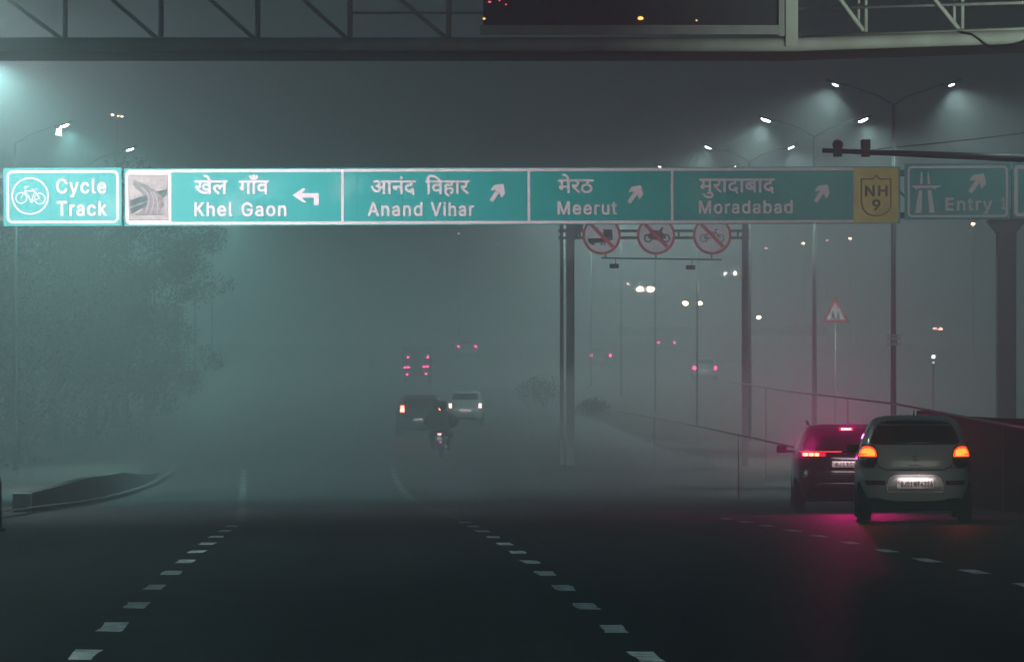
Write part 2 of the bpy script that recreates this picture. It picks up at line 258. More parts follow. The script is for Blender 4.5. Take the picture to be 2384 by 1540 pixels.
DV = {'खेल':[['729,551 729,0 648,0 648,45 624,33 598,24 572,16 544,11 516,8 488,7 417,13 348,31 282,61 216,104 150,164 85,239 69,261 57,280 49,297 44,311 41,325 40,338 42,352 47,364 55,376 67,385 83,391 104,393 120,392 134,388 148,382 159,373 171,362 181,350 194,364 203,380 210,399 214,418 216,438 217,458 217,475 215,492 214,508 211,523 206,537 201,551 0,551 0,622 833,622 833,551','534,232 557,234 578,238 598,247 616,257 633,268 648,280 648,551 281,551 290,524 296,493 298,458 294,407 282,364 263,328 237,298 204,273 166,253 214,201 263,158 314,124 368,99 426,84 490,79 518,80 546,83 572,89 598,97 623,108 648,122 648,198 632,189 613,181 593,174 571,168 547,165 521,164 491,166 463,173 436,184 413,198 394,216 378,238 366,263 358,290 356,319 361,364 377,402 404,433 439,455 482,469 531,473 543,473 558,472 575,471 592,469 605,466 616,463 610,394 600,397 588,399 576,401 564,403 552,404 540,404 510,402 485,394 464,382 449,365 440,343 437,316 440,290 449,269 464,252 484,241 508,234'],['649,615 635,664 621,705 608,740 593,767 578,788 562,804 544,815 525,821 503,823 489,822 476,821 464,819 453,815 443,812 433,809 409,882 436,890 467,894 500,896 534,893 566,885 594,870 619,850 643,820 664,784 685,737 705,681 724,615'],['818,551 818,622 1511,622 1511,551 1407,551 1407,0 1326,0 1326,355 1322,356 1317,356 1312,356 1296,355 1280,351 1263,344 1247,334 1231,319 1215,300 1200,276 1187,245 1174,208 1097,232 1106,261 1117,288 1129,313 1113,324 1097,334 1081,342 1064,348 1046,352 1027,353 1002,350 982,343 966,330 954,313 946,294 944,271 946,246 954,222 966,198 982,175 1003,151 1028,127 1057,100 1090,71 1127,40 1073,-12 1035,21 1000,53 967,84 937,114 912,145 891,176 875,207 866,240 863,275 866,308 874,337 888,362 905,382 926,398 949,411 974,419 998,424 1022,426 1050,424 1077,420 1102,412 1126,400 1150,387 1172,370 1214,401 1262,420 1317,426 1320,426 1323,426 1326,426 1326,551']],'गाँव':[['208,551 208,234 207,218 202,204 196,193 186,185 174,180 160,178 143,180 125,187 107,199 89,214 74,231 60,250 49,270 43,289 41,308 42,322 47,335 55,345 66,353 82,357 102,359 127,359 127,551 0,551 0,622 578,622 578,551 474,551 474,0 393,0 393,551'],['733,551 733,0 652,0 652,551 563,551 563,622 836,622 836,551'],['634,847 636,860 640,872 648,882 659,890 670,894 683,896 696,894 708,890 718,882 727,872 731,860 733,847 731,834 727,822 718,812 708,803 696,799 683,797 670,799 659,803 648,812 640,822 636,834'],['891,863 872,803 847,756 815,722 776,698 733,685 684,680 638,685 596,700 558,725 524,760 495,806 470,863 539,887 557,844 577,809 599,782 624,763 653,751 687,747 722,751 751,764 773,785 790,813 805,848 817,889'],['1393,551 1289,551 1289,0 1209,0 1209,165 1190,153 1169,143 1146,133 1119,124 1089,120 1055,118 1020,120 988,127 959,139 933,155 911,174 893,198 879,224 871,254 868,286 874,339 894,383 926,418 968,444 1018,459 1077,464 1086,464 1097,463 1110,463 1122,461 1135,460 1148,459 1159,458 1168,456 1176,454 1171,381 1158,384 1143,386 1128,388 1112,390 1096,391 1081,391 1043,388 1010,379 984,364 965,343 953,318 949,287 952,256 963,231 981,212 1003,199 1029,191 1057,188 1090,191 1120,198 1147,211 1170,226 1191,242 1209,260 1209,551 822,551 822,622 1393,622']],'आनंद':[['470,218 465,175 450,141 425,114 392,95 354,84 312,80 257,87 206,108 159,144 115,196 71,267 29,356 100,382 129,316 160,260 193,215 228,180 265,160 305,153 329,155 349,161 367,171 380,185 388,203 391,227 389,251 382,273 371,293 356,312 338,330 318,347 300,344 280,342 260,341 255,411 296,415 328,423 352,435 367,451 377,471 380,494 377,516 370,533 357,546 340,555 322,560 302,562 278,561 256,558 235,552 215,545 193,536 171,525 146,594 165,603 186,612 211,620 237,627 267,631 298,632 346,628 386,615 418,593 441,565 454,532 459,495 452,447 429,407 392,375 399,368 406,362 412,355 437,352 462,351 486,350 507,350 526,351 543,353 560,355 577,359 594,363 594,551 521,551 521,622 1038,622 1038,551 934,551 934,0 853,0 853,551 675,551 675,0 594,0 594,290 578,286 562,284 547,282 531,280 515,279 498,279 486,279 471,280 455,282 463,262 468,240'],['1023,622 1592,622 1592,551 1489,551 1489,0 1408,0 1408,298 1227,298 1227,244 1225,227 1221,213 1213,202 1203,194 1190,190 1176,188 1160,190 1143,197 1125,209 1108,224 1093,241 1079,260 1068,280 1062,299 1060,318 1062,332 1066,345 1074,355 1085,363 1101,367 1121,369 1408,369 1408,551 1023,551'],['1393,772 1395,787 1400,801 1410,813 1421,822 1434,828 1448,830 1463,828 1476,822 1487,813 1496,801 1501,787 1503,772 1501,757 1496,743 1487,731 1476,722 1463,716 1448,714 1434,716 1421,722 1410,731 1400,743 1395,757'],['1991,-58 1977,-35 1964,-12 1951,11 1939,33 1929,54 1920,73 1912,72 1903,71 1894,70 1885,69 1875,68 1865,68 1837,69 1809,73 1780,78 1753,87 1727,98 1703,113 1680,130 1661,151 1646,176 1634,204 1626,236 1624,272 1626,300 1631,325 1640,348 1651,367 1664,385 1680,401 1704,419 1731,433 1761,443 1794,450 1830,455 1868,456 1873,456 1873,551 1578,551 1578,622 2112,622 2112,551 1954,551 1954,385 1905,385 1869,384 1838,382 1812,378 1789,372 1769,365 1751,355 1737,344 1726,331 1716,317 1710,301 1705,282 1704,262 1708,229 1722,200 1744,174 1775,155 1815,144 1865,140 1869,140 1873,140 1877,140 1881,140 1885,140 1890,141 1887,154 1885,165 1884,176 1886,197 1893,214 1905,226 1919,234 1935,238 1951,240 1977,237 1999,229 2016,216 2029,199 2036,181 2039,162 2037,142 2033,126 2025,113 2014,102 2002,93 1988,86 1997,70 2006,53 2016,37 2028,18 2042,-2 2058,-24']],'िवहार':[['89,551 0,551 0,622 80,622 73,637 66,653 61,669 56,686 54,705 53,724 59,773 79,814 111,849 154,875 206,891 266,896 356,888 440,862 516,820 585,763 648,695 704,615 620,615 515,731 402,801 283,824 240,821 203,811 174,795 152,772 138,746 134,714 135,695 138,677 144,662 150,647 157,634 165,622 273,622 273,551 170,551 170,0 89,0'],['830,551 726,551 726,0 646,0 646,165 627,153 606,143 582,133 556,124 526,120 492,118 457,120 425,127 396,139 370,155 348,174 330,198 316,224 308,254 305,286 311,339 331,383 362,418 405,444 455,459 514,464 523,464 534,463 546,463 559,461 572,460 584,459 596,458 605,456 613,454 608,381 595,384 580,386 565,388 549,390 533,391 518,391 480,388 447,379 421,364 402,343 390,318 386,287 390,256 400,231 418,212 440,199 466,191 494,188 527,191 557,198 584,211 607,226 628,242 646,260 646,551 259,551 259,622 830,622'],['1136,69 1159,77 1178,87 1195,98 1208,112 1215,128 1218,148 1215,172 1205,191 1189,208 1166,219 1134,227 1095,229 1053,226 1017,216 990,201 969,179 957,154 953,124 954,104 958,84 965,64 975,44 991,22 1012,0 1039,-26 1074,-56 1117,-89 1063,-142 1007,-96 960,-51 923,-9 895,34 879,80 873,130 875,154 880,177 889,198 900,216 914,233 930,248 918,261 907,276 898,292 890,310 886,330 884,352 885,370 888,386 894,400 901,413 910,424 921,433 937,443 955,451 974,458 994,462 1018,464 1044,465 1176,465 1176,551 815,551 815,622 1361,622 1361,551 1257,551 1257,394 1045,394 1026,394 1012,393 1001,391 993,389 985,385 979,381 971,372 966,361 964,347 965,334 968,322 974,312 981,302 989,292 998,284 1030,293 1064,298 1099,300 1142,298 1180,291 1212,279 1238,264 1259,245 1276,225 1287,202 1294,178 1296,153 1292,117 1281,85 1262,57 1236,34 1203,16 1163,2'],['1516,551 1516,0 1435,0 1435,551 1346,551 1346,622 1619,622 1619,551'],['2000,42 1946,-12 1907,21 1870,54 1835,87 1802,120 1771,151 1743,181 1718,209 1697,234 1680,256 1667,275 1658,292 1652,305 1648,317 1646,329 1645,340 1647,352 1652,364 1660,376 1672,385 1688,391 1709,393 1725,392 1739,388 1752,382 1764,373 1776,362 1786,349 1810,363 1829,380 1843,399 1853,420 1859,443 1861,468 1860,483 1859,498 1856,514 1852,528 1848,540 1844,551 1605,551 1605,622 2029,622 2029,551 1925,551 1934,525 1939,494 1941,458 1939,423 1931,392 1919,365 1903,341 1883,319 1859,300 1832,284 1803,268 1772,254 1804,219 1838,183 1876,146 1917,110 1958,75']],'मेरठ':[['509,551 509,0 428,0 428,250 207,250 207,213 205,193 201,177 193,166 182,157 171,153 159,151 146,152 133,157 119,164 105,173 92,183 80,196 69,209 59,223 50,237 44,251 40,265 39,278 40,289 45,300 53,309 64,315 80,320 100,321 126,321 126,551 0,551 0,622 612,622 612,551','428,551 207,551 207,321 428,321'],['429,615 415,664 401,705 388,740 373,767 358,788 342,804 324,815 305,821 283,823 269,822 256,821 244,819 233,815 223,812 213,809 189,882 216,890 247,894 280,896 314,893 346,885 374,870 399,850 423,820 445,784 465,737 485,681 504,615'],['993,42 939,-12 900,21 863,54 828,87 795,120 764,151 736,181 711,209 690,234 673,256 660,275 651,292 645,305 641,317 639,329 638,340 640,352 645,364 653,376 665,385 681,391 702,393 718,392 732,388 746,382 757,373 769,362 779,349 803,363 822,380 836,399 846,420 852,443 854,468 853,483 852,498 849,514 845,528 841,540 837,551 598,551 598,622 1022,622 1022,551 918,551 927,525 932,494 934,458 932,423 924,392 912,365 896,341 876,319 852,300 825,284 796,268 765,254 797,219 831,183 870,146 910,110 951,75'],['1607,551 1378,551 1378,414 1427,391 1469,362 1502,328 1526,288 1541,245 1546,198 1542,154 1531,116 1513,85 1489,58 1459,37 1425,20 1387,9 1347,2 1304,0 1234,6 1173,25 1122,57 1084,99 1061,152 1053,216 1057,258 1068,296 1087,328 1112,356 1142,379 1177,397 1214,410 1253,417 1294,420 1297,420 1297,551 1007,551 1007,622 1607,622','1300,72 1345,75 1384,86 1418,103 1444,127 1460,159 1465,200 1462,231 1452,260 1436,286 1414,311 1385,331 1350,349 1315,349 1269,346 1228,337 1194,321 1177,308 1162,294 1150,277 1140,257 1135,235 1133,210 1138,167 1154,133 1180,106 1215,87 1255,76']],'मुरादाबाद':[['509,551 509,0 428,0 428,250 207,250 207,213 205,193 201,177 193,166 182,157 171,153 159,151 146,152 133,157 119,164 105,173 92,183 80,196 69,209 59,223 50,237 44,251 40,265 39,278 40,289 45,300 53,309 64,315 80,320 100,321 126,321 126,551 0,551 0,622 612,622 612,551','428,551 207,551 207,321 428,321'],['350,-12 386,1 424,8 462,11 508,7 547,-6 579,-28 602,-56 615,-90 620,-129 615,-167 599,-201 574,-229 538,-251 494,-264 441,-268 379,-263 323,-248 274,-222 228,-188 184,-147 143,-100 204,-57 230,-87 254,-113 278,-136 302,-155 327,-170 353,-182 380,-190 409,-194 441,-196 500,-188 535,-163 547,-122 544,-102 536,-86 523,-73 505,-64 487,-59 467,-57 450,-58 433,-59 419,-62 404,-67 390,-72 376,-79'],['993,42 939,-12 900,21 863,54 828,87 795,120 764,151 736,181 711,209 690,234 673,256 660,275 651,292 645,305 641,317 639,329 638,340 640,352 645,364 653,376 665,385 681,391 702,393 718,392 732,388 746,382 757,373 769,362 779,349 803,363 822,380 836,399 846,420 852,443 854,468 853,483 852,498 849,514 845,528 841,540 837,551 598,551 598,622 1022,622 1022,551 918,551 927,525 932,494 934,458 932,423 924,392 912,365 896,341 876,319 852,300 825,284 796,268 765,254 797,219 831,183 870,146 910,110 951,75'],['1177,551 1177,0 1096,0 1096,551 1007,551 1007,622 1280,622 1280,551'],['1679,-58 1665,-35 1652,-12 1639,11 1627,33 1617,54 1608,73 1600,72 1591,71 1582,70 1573,69 1563,68 1553,68 1525,69 1497,73 1468,78 1441,87 1415,98 1391,113 1368,130 1349,151 1334,176 1322,204 1314,236 1312,272 1314,300 1319,325 1328,348 1339,367 1352,385 1368,401 1392,419 1419,433 1449,443 1482,450 1518,455 1556,456 1561,456 1561,551 1266,551 1266,622 1800,622 1800,551 1642,551 1642,385 1593,385 1557,384 1526,382 1500,378 1477,372 1457,365 1439,355 1425,344 1414,331 1404,317 1398,301 1393,282 1392,262 1396,229 1410,200 1432,174 1463,155 1503,144 1553,140 1557,140 1561,140 1565,140 1569,140 1573,140 1578,141 1575,154 1573,165 1572,176 1574,197 1581,214 1593,226 1607,234 1623,238 1639,240 1665,237 1687,229 1705,216 1717,199 1725,181 1727,162 1725,142 1721,126 1713,113 1702,102 1690,93 1676,86 1684,70 1694,53 1705,37 1716,18 1730,-2 1746,-24'],['1956,551 1956,0 1875,0 1875,551 1786,551 1786,622 2059,622 2059,551'],['2630,551 2527,551 2527,0 2446,0 2446,165 2427,153 2405,143 2380,133 2353,124 2321,120 2286,118 2250,120 2216,127 2186,139 2158,155 2135,174 2116,198 2102,224 2094,254 2091,286 2098,339 2118,383 2152,418 2196,444 2249,459 2310,464 2320,464 2331,463 2344,463 2357,461 2370,460 2384,459 2396,458 2406,456 2414,454 2408,385 2394,388 2379,390 2363,392 2346,394 2330,395 2313,395 2300,395 2287,394 2275,392 2410,224 2422,234 2434,244 2446,256 2446,551 2045,551 2045,622 2630,622','2172,287 2176,255 2187,229 2206,210 2229,195 2257,187 2287,184 2299,184 2310,185 2322,187 2332,189 2343,192 2353,195 2213,370 2190,348 2177,321'],['2786,551 2786,0 2705,0 2705,551 2616,551 2616,622 2889,622 2889,551'],['3288,-58 3274,-35 3261,-12 3248,11 3236,33 3226,54 3217,73 3209,72 3200,71 3191,70 3182,69 3172,68 3162,68 3134,69 3106,73 3078,78 3050,87 3024,98 3000,113 2977,130 2958,151 2943,176 2931,204 2923,236 2921,272 2923,300 2928,325 2937,348 2948,367 2961,385 2977,401 3001,419 3028,433 3058,443 3091,450 3127,455 3165,456 3170,456 3170,551 2875,551 2875,622 3409,622 3409,551 3251,551 3251,385 3202,385 3166,384 3135,382 3109,378 3086,372 3066,365 3048,355 3034,344 3023,331 3014,317 3007,301 3002,282 3001,262 3005,229 3019,200 3041,174 3072,155 3112,144 3162,140 3166,140 3170,140 3174,140 3178,140 3182,140 3187,141 3184,154 3182,165 3181,176 3183,197 3190,214 3202,226 3216,234 3232,238 3248,240 3274,237 3296,229 3314,216 3326,199 3334,181 3336,162 3334,142 3330,126 3322,113 3311,102 3299,93 3285,86 3294,70 3303,53 3314,37 3325,18 3339,-2 3355,-24']],'र':[['395,42 341,-12 302,21 265,54 230,87 197,120 166,151 138,181 113,209 92,234 75,256 62,275 53,292 46,305 43,317 41,329 40,340 42,352 47,364 55,376 67,385 83,391 104,393 120,392 134,388 148,382 159,373 171,362 181,349 205,363 224,380 238,399 248,420 254,443 256,468 255,483 254,498 251,514 247,528 243,540 239,551 0,551 0,622 424,622 424,551 320,551 329,525 334,494 336,458 334,423 326,392 314,365 298,341 278,319 254,300 227,284 198,268 167,254 199,219 233,183 272,146 312,110 353,75']]}
def poly_mesh_tris(loops):
    c = bpy.data.curves.new('t', 'CURVE'); c.dimensions = '2D'; c.fill_mode = 'FRONT'
    for l in loops:
        s = c.splines.new('POLY'); s.points.add(len(l) - 1)
        for i, (x, y) in enumerate(l): s.points[i].co = (x, y, 0, 1)
        s.use_cyclic_u = True
    return tris_of(c)
def tris_of(c):
    ob = bpy.data.objects.new('t', c); C.objects.link(ob); bpy.context.view_layer.update()
    me = bpy.data.meshes.new_from_object(ob.evaluated_get(bpy.context.evaluated_depsgraph_get()))
    vs = [(v.co.x, v.co.y) for v in me.vertices]; fs = [tuple(p.vertices) for p in me.polygons]
    bpy.data.objects.remove(ob); bpy.data.curves.remove(c); bpy.data.meshes.remove(me)
    return vs, fs
GC = {}
def glyph(ch):
    if ch not in GC:
        adv, ls = GL[ch]
        GC[ch] = (adv, groups_tris(ls))
    return GC[ch]
def groups_tris(gs):
    V = []; Fc = []
    for g in gs:
        vs, fs = poly_mesh_tris([[tuple(int(v) for v in p.split(',')) for p in l.split()] for l in g]); o = len(V)
        V += vs; Fc += [tuple(i + o for i in f) for f in fs]
    return V, Fc
def text_geo(s, bold, track=0):
    x = 0; V = []; Fc = []
    for ch in s:
        if ch == ' ': x += 200 + track; continue
        adv, (vs, fs) = glyph(ch); o = len(V)
        V += [(a + x, b) for a, b in vs]; Fc += [tuple(i + o for i in f) for f in fs]; x += adv + bold * 1.0 + track
    return V, Fc
AACAP = 1.0
def deva_geo(s):
    return groups_tris(DV[s])
def put_text(b, geo, x0, x1, z0, z1, y, ybase, ytop, grow):
    """fit the outline box into x0..x1; the font rows ybase..ytop go to z0..z1; grow thickens the strokes (metres)"""
    V, Fc = geo; mnx = min(v[0] for v in V); mxx = max(v[0] for v in V)
    sx = (x1 - x0 - 2 * grow) / (mxx - mnx); sz = (z1 - z0 - 2 * grow) / (ytop - ybase)
    sh = [(0, 0)] + ([(grow * math.cos(k * math.pi / 6), grow * math.sin(k * math.pi / 6)) for k in range(12)] if grow else [])
    for i, (dx, dz) in enumerate(sh):
        yy = y - 0.0004 * i
        vs = [b.bm.verts.new((x0 + grow + (v[0] - mnx) * sx + dx, yy, z0 + grow + (v[1] - ybase) * sz + dz)) for v in V]
        for f in Fc:
            try: b.bm.faces.new([vs[j] for j in f])
            except ValueError: pass

# ---------------------------------------------------------------- the overhead signs (126 m ahead)
DG = 126.0; kg = K(DG)
def SX(px): return (px - CX) / kg
def SZ(px, py): return EYE + (HZ - py) / kg + (px - 300) * 0.0031 / kg * (1 if True else 0)
def z1(x, y): return ((0 + x * 1100 / 2384) / 1.7181, (620 + y * 1100 / 2384) / 1.7181)
def z2(x, y): return ((1000 + x * 1200 / 2384) / 1.7181, (620 + y * 1200 / 2384) / 1.7181)
def z3(x, y): return ((2050 + x * 1200 / 2384) / 1.7181, (620 + y * 1200 / 2384) / 1.7181)
def z4(x, y): return ((3000 + x * 1096 / 2384) / 1.7181, (620 + y * 1096 / 2384) / 1.7181)
def zp(x, y): return ((500 + x * 240 / 1540) / 1.7181, (660 + y * 240 / 1540) / 1.7181)
TILT = 0.0031
class Sign:
    """a sign whose local x,z are metres from its own lower left corner; pixels are un-tilted first"""
    def __init__(s, name, px0, px1, pyt, pyb, label, cat='road sign', group=None, d=DG):
        s.px0, s.pyb, s.k, s.d = px0, pyb, K(d), d
        p = P(px0, pyb, d); s.o = empty(name, p, 0, label, cat, group)
        s.o.rotation_euler = (0, -TILT if d == DG else 0, 0); s.w = (px1 - px0) / s.k; s.h = (pyb - pyt) / s.k; s.t = TILT if d == DG else 0
    def q(s, p):
        return ((p[0] - s.px0) / s.k, (s.pyb - s.t * (p[0] - s.px0) - p[1]) / s.k)
    def poly(s, b, pts, y0=-0.008, y1=-0.004):
        b.prism([s.q(p) for p in pts], y0, y1)
    def line(s, b, pts, w, y0=-0.008, y1=-0.004):
        for i in range(len(pts) - 1):
            (ax, az), (bx, bz) = s.q(pts[i]), s.q(pts[i + 1]); L = math.hypot(bx - ax, bz - az) or 1; nx, nz = -(bz - az) / L * w / 2, (bx - ax) / L * w / 2
            ex, ez = (bx - ax) / L * w * 0.3, (bz - az) / L * w * 0.3; e = 0.0005 * i
            b.prism([(ax + nx - ex, az + nz - ez), (bx + nx + ex, bz + nz + ez), (bx - nx + ex, bz - nz + ez), (ax - nx - ex, az - nz - ez)], y0 - e, y1)
    def text(s, b, txt, px0, px1, pybase, pytop, deva=False, grow=None, cap=509, y=-0.009):
        x0, zb = s.q((px0, pybase)); x1, _ = s.q((px1, pybase)); zt = zb + (pybase - pytop) / s.k
        if deva: put_text(b, deva_geo(txt), x0, x1, zb, zt, y, 0, DTOP, 0.011 if grow is None else grow)
        else: put_text(b, text_geo(txt, 60), x0, x1, zb, zt, y, 0, cap, 0.013 if grow is None else grow)
DTOP = max(v[1] for v in deva_geo('र')[0])
def rrect(x0, x1, z0, z1_, r, n=6, corners=(1, 1, 1, 1)):
    out = []
    for (cx, cz, a0), on in zip(((x1 - r, z1_ - r, 0), (x0 + r, z1_ - r, 90), (x0 + r, z0 + r, 180), (x1 - r, z0 + r, 270)), corners):
        if on: out += [(cx + r * math.cos(R(a0 + 90 * i / n)), cz + r * math.sin(R(a0 + 90 * i / n))) for i in range(n + 1)]
        else: out += [(cx + r * math.cos(R(a0 + 45)) * 1.4142, cz + r * math.sin(R(a0 + 45)) * 1.4142)]
    return out
def rframe(b, x0, x1, z0, z1_, r, t, y0, y1):
    A = rrect(x0, x1, z0, z1_, r); B = rrect(x0 + t, x1 - t, z0 + t, z1_ - t, max(r - t, 0.01)); n = len(A)
    for i in range(n):
        j = (i + 1) % n
        for y in (y0, y1): b.face([(A[i][0], y, A[i][1]), (A[j][0], y, A[j][1]), (B[j][0], y, B[j][1]), (B[i][0], y, B[i][1])])
        for Q in (A, B): b.face([(Q[i][0], y0, Q[i][1]), (Q[j][0], y0, Q[j][1]), (Q[j][0], y1, Q[j][1]), (Q[i][0], y1, Q[i][1])])
def backing(s, xs=()):
    b = MB(); b.box(0, s.w, 0.0, 0.05, 0, s.h); b.mi = 1
    for px in xs:
        x = (px - s.px0) / s.k; b.box(x - 0.007, x + 0.007, -0.0035, 0.02, 0.01, s.h - 0.01)
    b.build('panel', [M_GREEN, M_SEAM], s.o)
    b = MB()
    for f in (0.22, 0.78): b.box(0.1, s.w - 0.1, 0.053, 0.12, s.h * f - 0.04, s.h * f + 0.04)
    b.build('stiffener', M_BACK, s.o)

# cycle track
s = Sign('cycle_track_sign', 8, 283, 391, 526, 'bright green Cycle Track sign with white bicycle in a circle')
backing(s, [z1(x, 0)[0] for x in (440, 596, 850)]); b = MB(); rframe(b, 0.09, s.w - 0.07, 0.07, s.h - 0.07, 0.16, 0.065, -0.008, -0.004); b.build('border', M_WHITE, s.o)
b = MB(); s.text(b, 'Cycle', 131, 248, 450.5, 416); b.build('lettering', M_WHITE, s.o); b = MB(); s.text(b, 'Track', 132.5, 249, 502.5, 468); b.build('lettering', M_WHITE, s.o)
b = MB(); c = s.q(z1(262, 355)); u = 1100 / 2384 / 1.7181 / s.k
b.ring(c[0], c[1], 163 * u, 149 * u, -0.008, -0.004)
b.build('circle', M_WHITE, s.o)
b = MB()
for wx, wz in ((185, 372), (345, 377)):
    c = s.q(z1(wx, wz)); b.ring(c[0], c[1], 51 * u, 42 * u, -0.008, -0.004, 32)
for ln in ([(185, 372), (222, 300), (213, 278), (245, 273)], [(219, 312), (303, 310), (272, 400), (219, 312)], [(272, 392), (345, 377), (303, 310)], [(278, 297), (322, 297)], [(300, 297), (305, 315)], [(262, 408), (285, 408)]):
    s.line(b, [z1(*p) for p in ln], 9 * u)
b.build('bicycle_symbol', M_WHITE, s.o)

# main destination sign
s = Sign('destination_sign', 290, 2096, 392.5, 526, 'long green destination board from Khel Gaon to Moradabad with yellow NH 9 end')
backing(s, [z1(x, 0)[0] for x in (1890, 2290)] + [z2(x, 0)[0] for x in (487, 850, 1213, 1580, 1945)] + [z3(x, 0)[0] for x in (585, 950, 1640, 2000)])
b = MB()
xa = (399 - s.px0) / s.k; xe = (1987 - s.px0) / s.k; xr = (2092 - s.px0) / s.k; t = 0.075
b.box(xa, xe, -0.008, -0.004, 0.03, 0.03 + t); b.box(xa, xe, -0.008, -0.004, s.h - 0.03 - t, s.h - 0.03)
b.build('border', M_WHITE, s.o)
for px in (797.5, 1231.5, 1565):
    b = MB(); x = (px - s.px0) / s.k; b.box(x - 0.035, x + 0.035, -0.0075, -0.0035, 0.03 + t, s.h - 0.03 - t); b.build('divider', M_WHITE, s.o)
for txt, a, bb, base, top in (('Khel', 452.5, 542, 503.5, 470.5), ('Gaon', 562, 667, 503.5, 470.5), ('Anand', 856, 984, 503, 470.5), ('Vihar', 1003, 1104, 503, 470.5), ('Meerut', 1298, 1437, 499.8, 468.5), ('Moradabad', 1627, 1845.5, 497.5, 466.5)):
    b = MB(); s.text(b, txt, a, bb, base, top); b.build('lettering', M_WHITE, s.o)
for wd in ((('खेल', 452.5, 531, 452, 420), ('गाँव', 556, 627, 452, 420)), (('आनंद', 863, 969, 452, 420), ('िवहार', 991, 1093.5, 452, 420)),
           (('मेरठ', 1299, 1383, 449.5, 417.5),), (('मुरादाबाद', 1628, 1805, 448.5, 415.8),)):
    for w_ in wd: b = MB(); s.text(b, *w_, deva=True); b.build('lettering', M_WHITE, s.o)
b = MB(); s.poly(b, [z2(*p) for p in ((340, 318), (418, 265), (447, 265), (413, 303), (548, 303), (548, 398), (508, 398), (508, 338), (413, 338), (447, 375), (418, 375))]); b.build('arrow', M_WHITE, s.o)
AR = [(1905, 357), (1930, 374), (1985, 297), (1998, 343), (2031, 303), (2014, 228), (1940, 238), (1911, 282), (1957, 275)]
tip = z2(2014, 228); ARP = [(z2(*p)[0] - tip[0], z2(*p)[1] - tip[1]) for p in AR]
for tp in (tip, z3(1023, 241), z4(676, 255)):
    b = MB(); s.poly(b, [(tp[0] + p[0], tp[1] + p[1]) for p in ARP]); b.build('arrow', M_WHITE, s.o)
# picture end (left)
b = MB(); b.prism(rrect(0.03, xa, 0.035, s.h - 0.035, 0.14, corners=(0, 1, 1, 0)), -0.008, -0.003); b.build('picture_board', M_WHITE, s.o)
M_P0 = mat('print_paper', (0.52, 0.38, 0.36), 0.7, var=0.22, scale=6); M_P1 = mat('print_flyover', (0.30, 0.20, 0.21), 0.7, var=0.3, scale=12)
M_P2 = mat('print_dark', (0.085, 0.10, 0.10), 0.7, var=0.4, scale=14); M_P3 = mat('print_light', (0.62, 0.50, 0.50), 0.7)
M_P4 = mat('print_edge', (0.24, 0.23, 0.20), 0.7, var=0.3, scale=12)
def pic(pts, m, y, name='picture_print'):
    b = MB(); s.poly(b, [zp(*p) for p in pts], y - 0.001, y); b.build(name, m, s.o)
pic(((88, 255), (1095, 262), (1110, 1415), (110, 1415)), M_P0, -0.009)
b = MB()
for q in (((125, 905), (300, 850), (560, 760), (600, 860), (580, 915), (140, 1080)), ((130, 1110), (560, 940), (600, 960), (480, 1090), (150, 1265)),
          ((800, 675), (1080, 620), (1080, 680), (900, 790)), ((900, 800), (1080, 695), (1080, 755), (970, 850))):
    s.poly(b, [zp(*p) for p in q], -0.0125, -0.011)
b.build('printed_crossroad', M_P2, s.o)
pic(((235, 395), (400, 440), (600, 530), (800, 660), (900, 770), (980, 870), (1012, 1000), (1000, 1130), (960, 1270), (280, 1270), (450, 1120), (560, 1000), (600, 900), (545, 780), (430, 660), (300, 580), (195, 500)), M_P1, -0.013, 'printed_flyover')
b = MB()
s.poly(b, [zp(*p) for p in ((235, 395), (400, 440), (600, 530), (800, 660), (900, 790), (780, 720), (600, 590), (420, 500), (225, 450))], -0.0155, -0.0145)
s.poly(b, [zp(*p) for p in ((195, 500), (320, 560), (440, 660), (545, 790), (480, 780), (410, 690), (300, 600))], -0.0155, -0.0145)
b.build('printed_parapet', M_P4, s.o)
b = MB()
for ln in (((560, 690), (610, 800), (620, 950), (580, 1080), (520, 1220)), ((660, 690), (725, 830), (735, 970), (700, 1120), (650, 1260)), ((720, 670), (810, 830), (840, 980), (845, 1120), (815, 1240)), ((420, 560), (560, 700)), ((930, 1230), (1000, 1070))):
    s.line(b, [zp(*p) for p in ln], 0.02, -0.018, -0.016)
b.build('printed_lane_lines', M_P3, s.o)
b = MB()
s.line(b, [zp(*p) for p in ((88, 257), (1097, 264), (1110, 1413), (112, 1413), (90, 257))], 0.012, -0.0125, -0.011); s.line(b, [zp(270, 1272), zp(970, 1272)], 0.016, -0.018, -0.016)
b.build('picture_outline', M_P2, s.o)
# NH 9 end
b = MB(); b.prism(rrect(xe, xr, 0.03, s.h - 0.03, 0.10, corners=(1, 0, 0, 1)), -0.008, -0.003); b.build('route_panel', M_YELLOW, s.o)
b = MB(); arc = [(1100 + 128 * math.cos(R(a)), 425 + 103 * math.sin(R(a))) for a in range(0, 181, 15)]
s.line(b, [z4(*p) for p in [(1225, 425), (1225, 208), (1130, 208), (1100, 176), (1072, 208), (970, 208), (970, 425)]], 0.033, -0.014, -0.010)
s.line(b, [z4(*p) for p in arc], 0.033, -0.013, -0.009)
b.build('shield_outline', M_SBLACK, s.o)
b = MB(); x0, y0 = z4(1000, 358); x1, y1 = z4(1198, 265); s.text(b, 'NH', x0, x1, y0, y1, grow=0.012, y=-0.012)
x0, y0 = z4(1064, 482); x1, y1 = z4(1136, 386); s.text(b, '9', x0, x1, y0, y1, grow=0.012, y=-0.012); b.build('route_number', M_SBLACK, s.o)

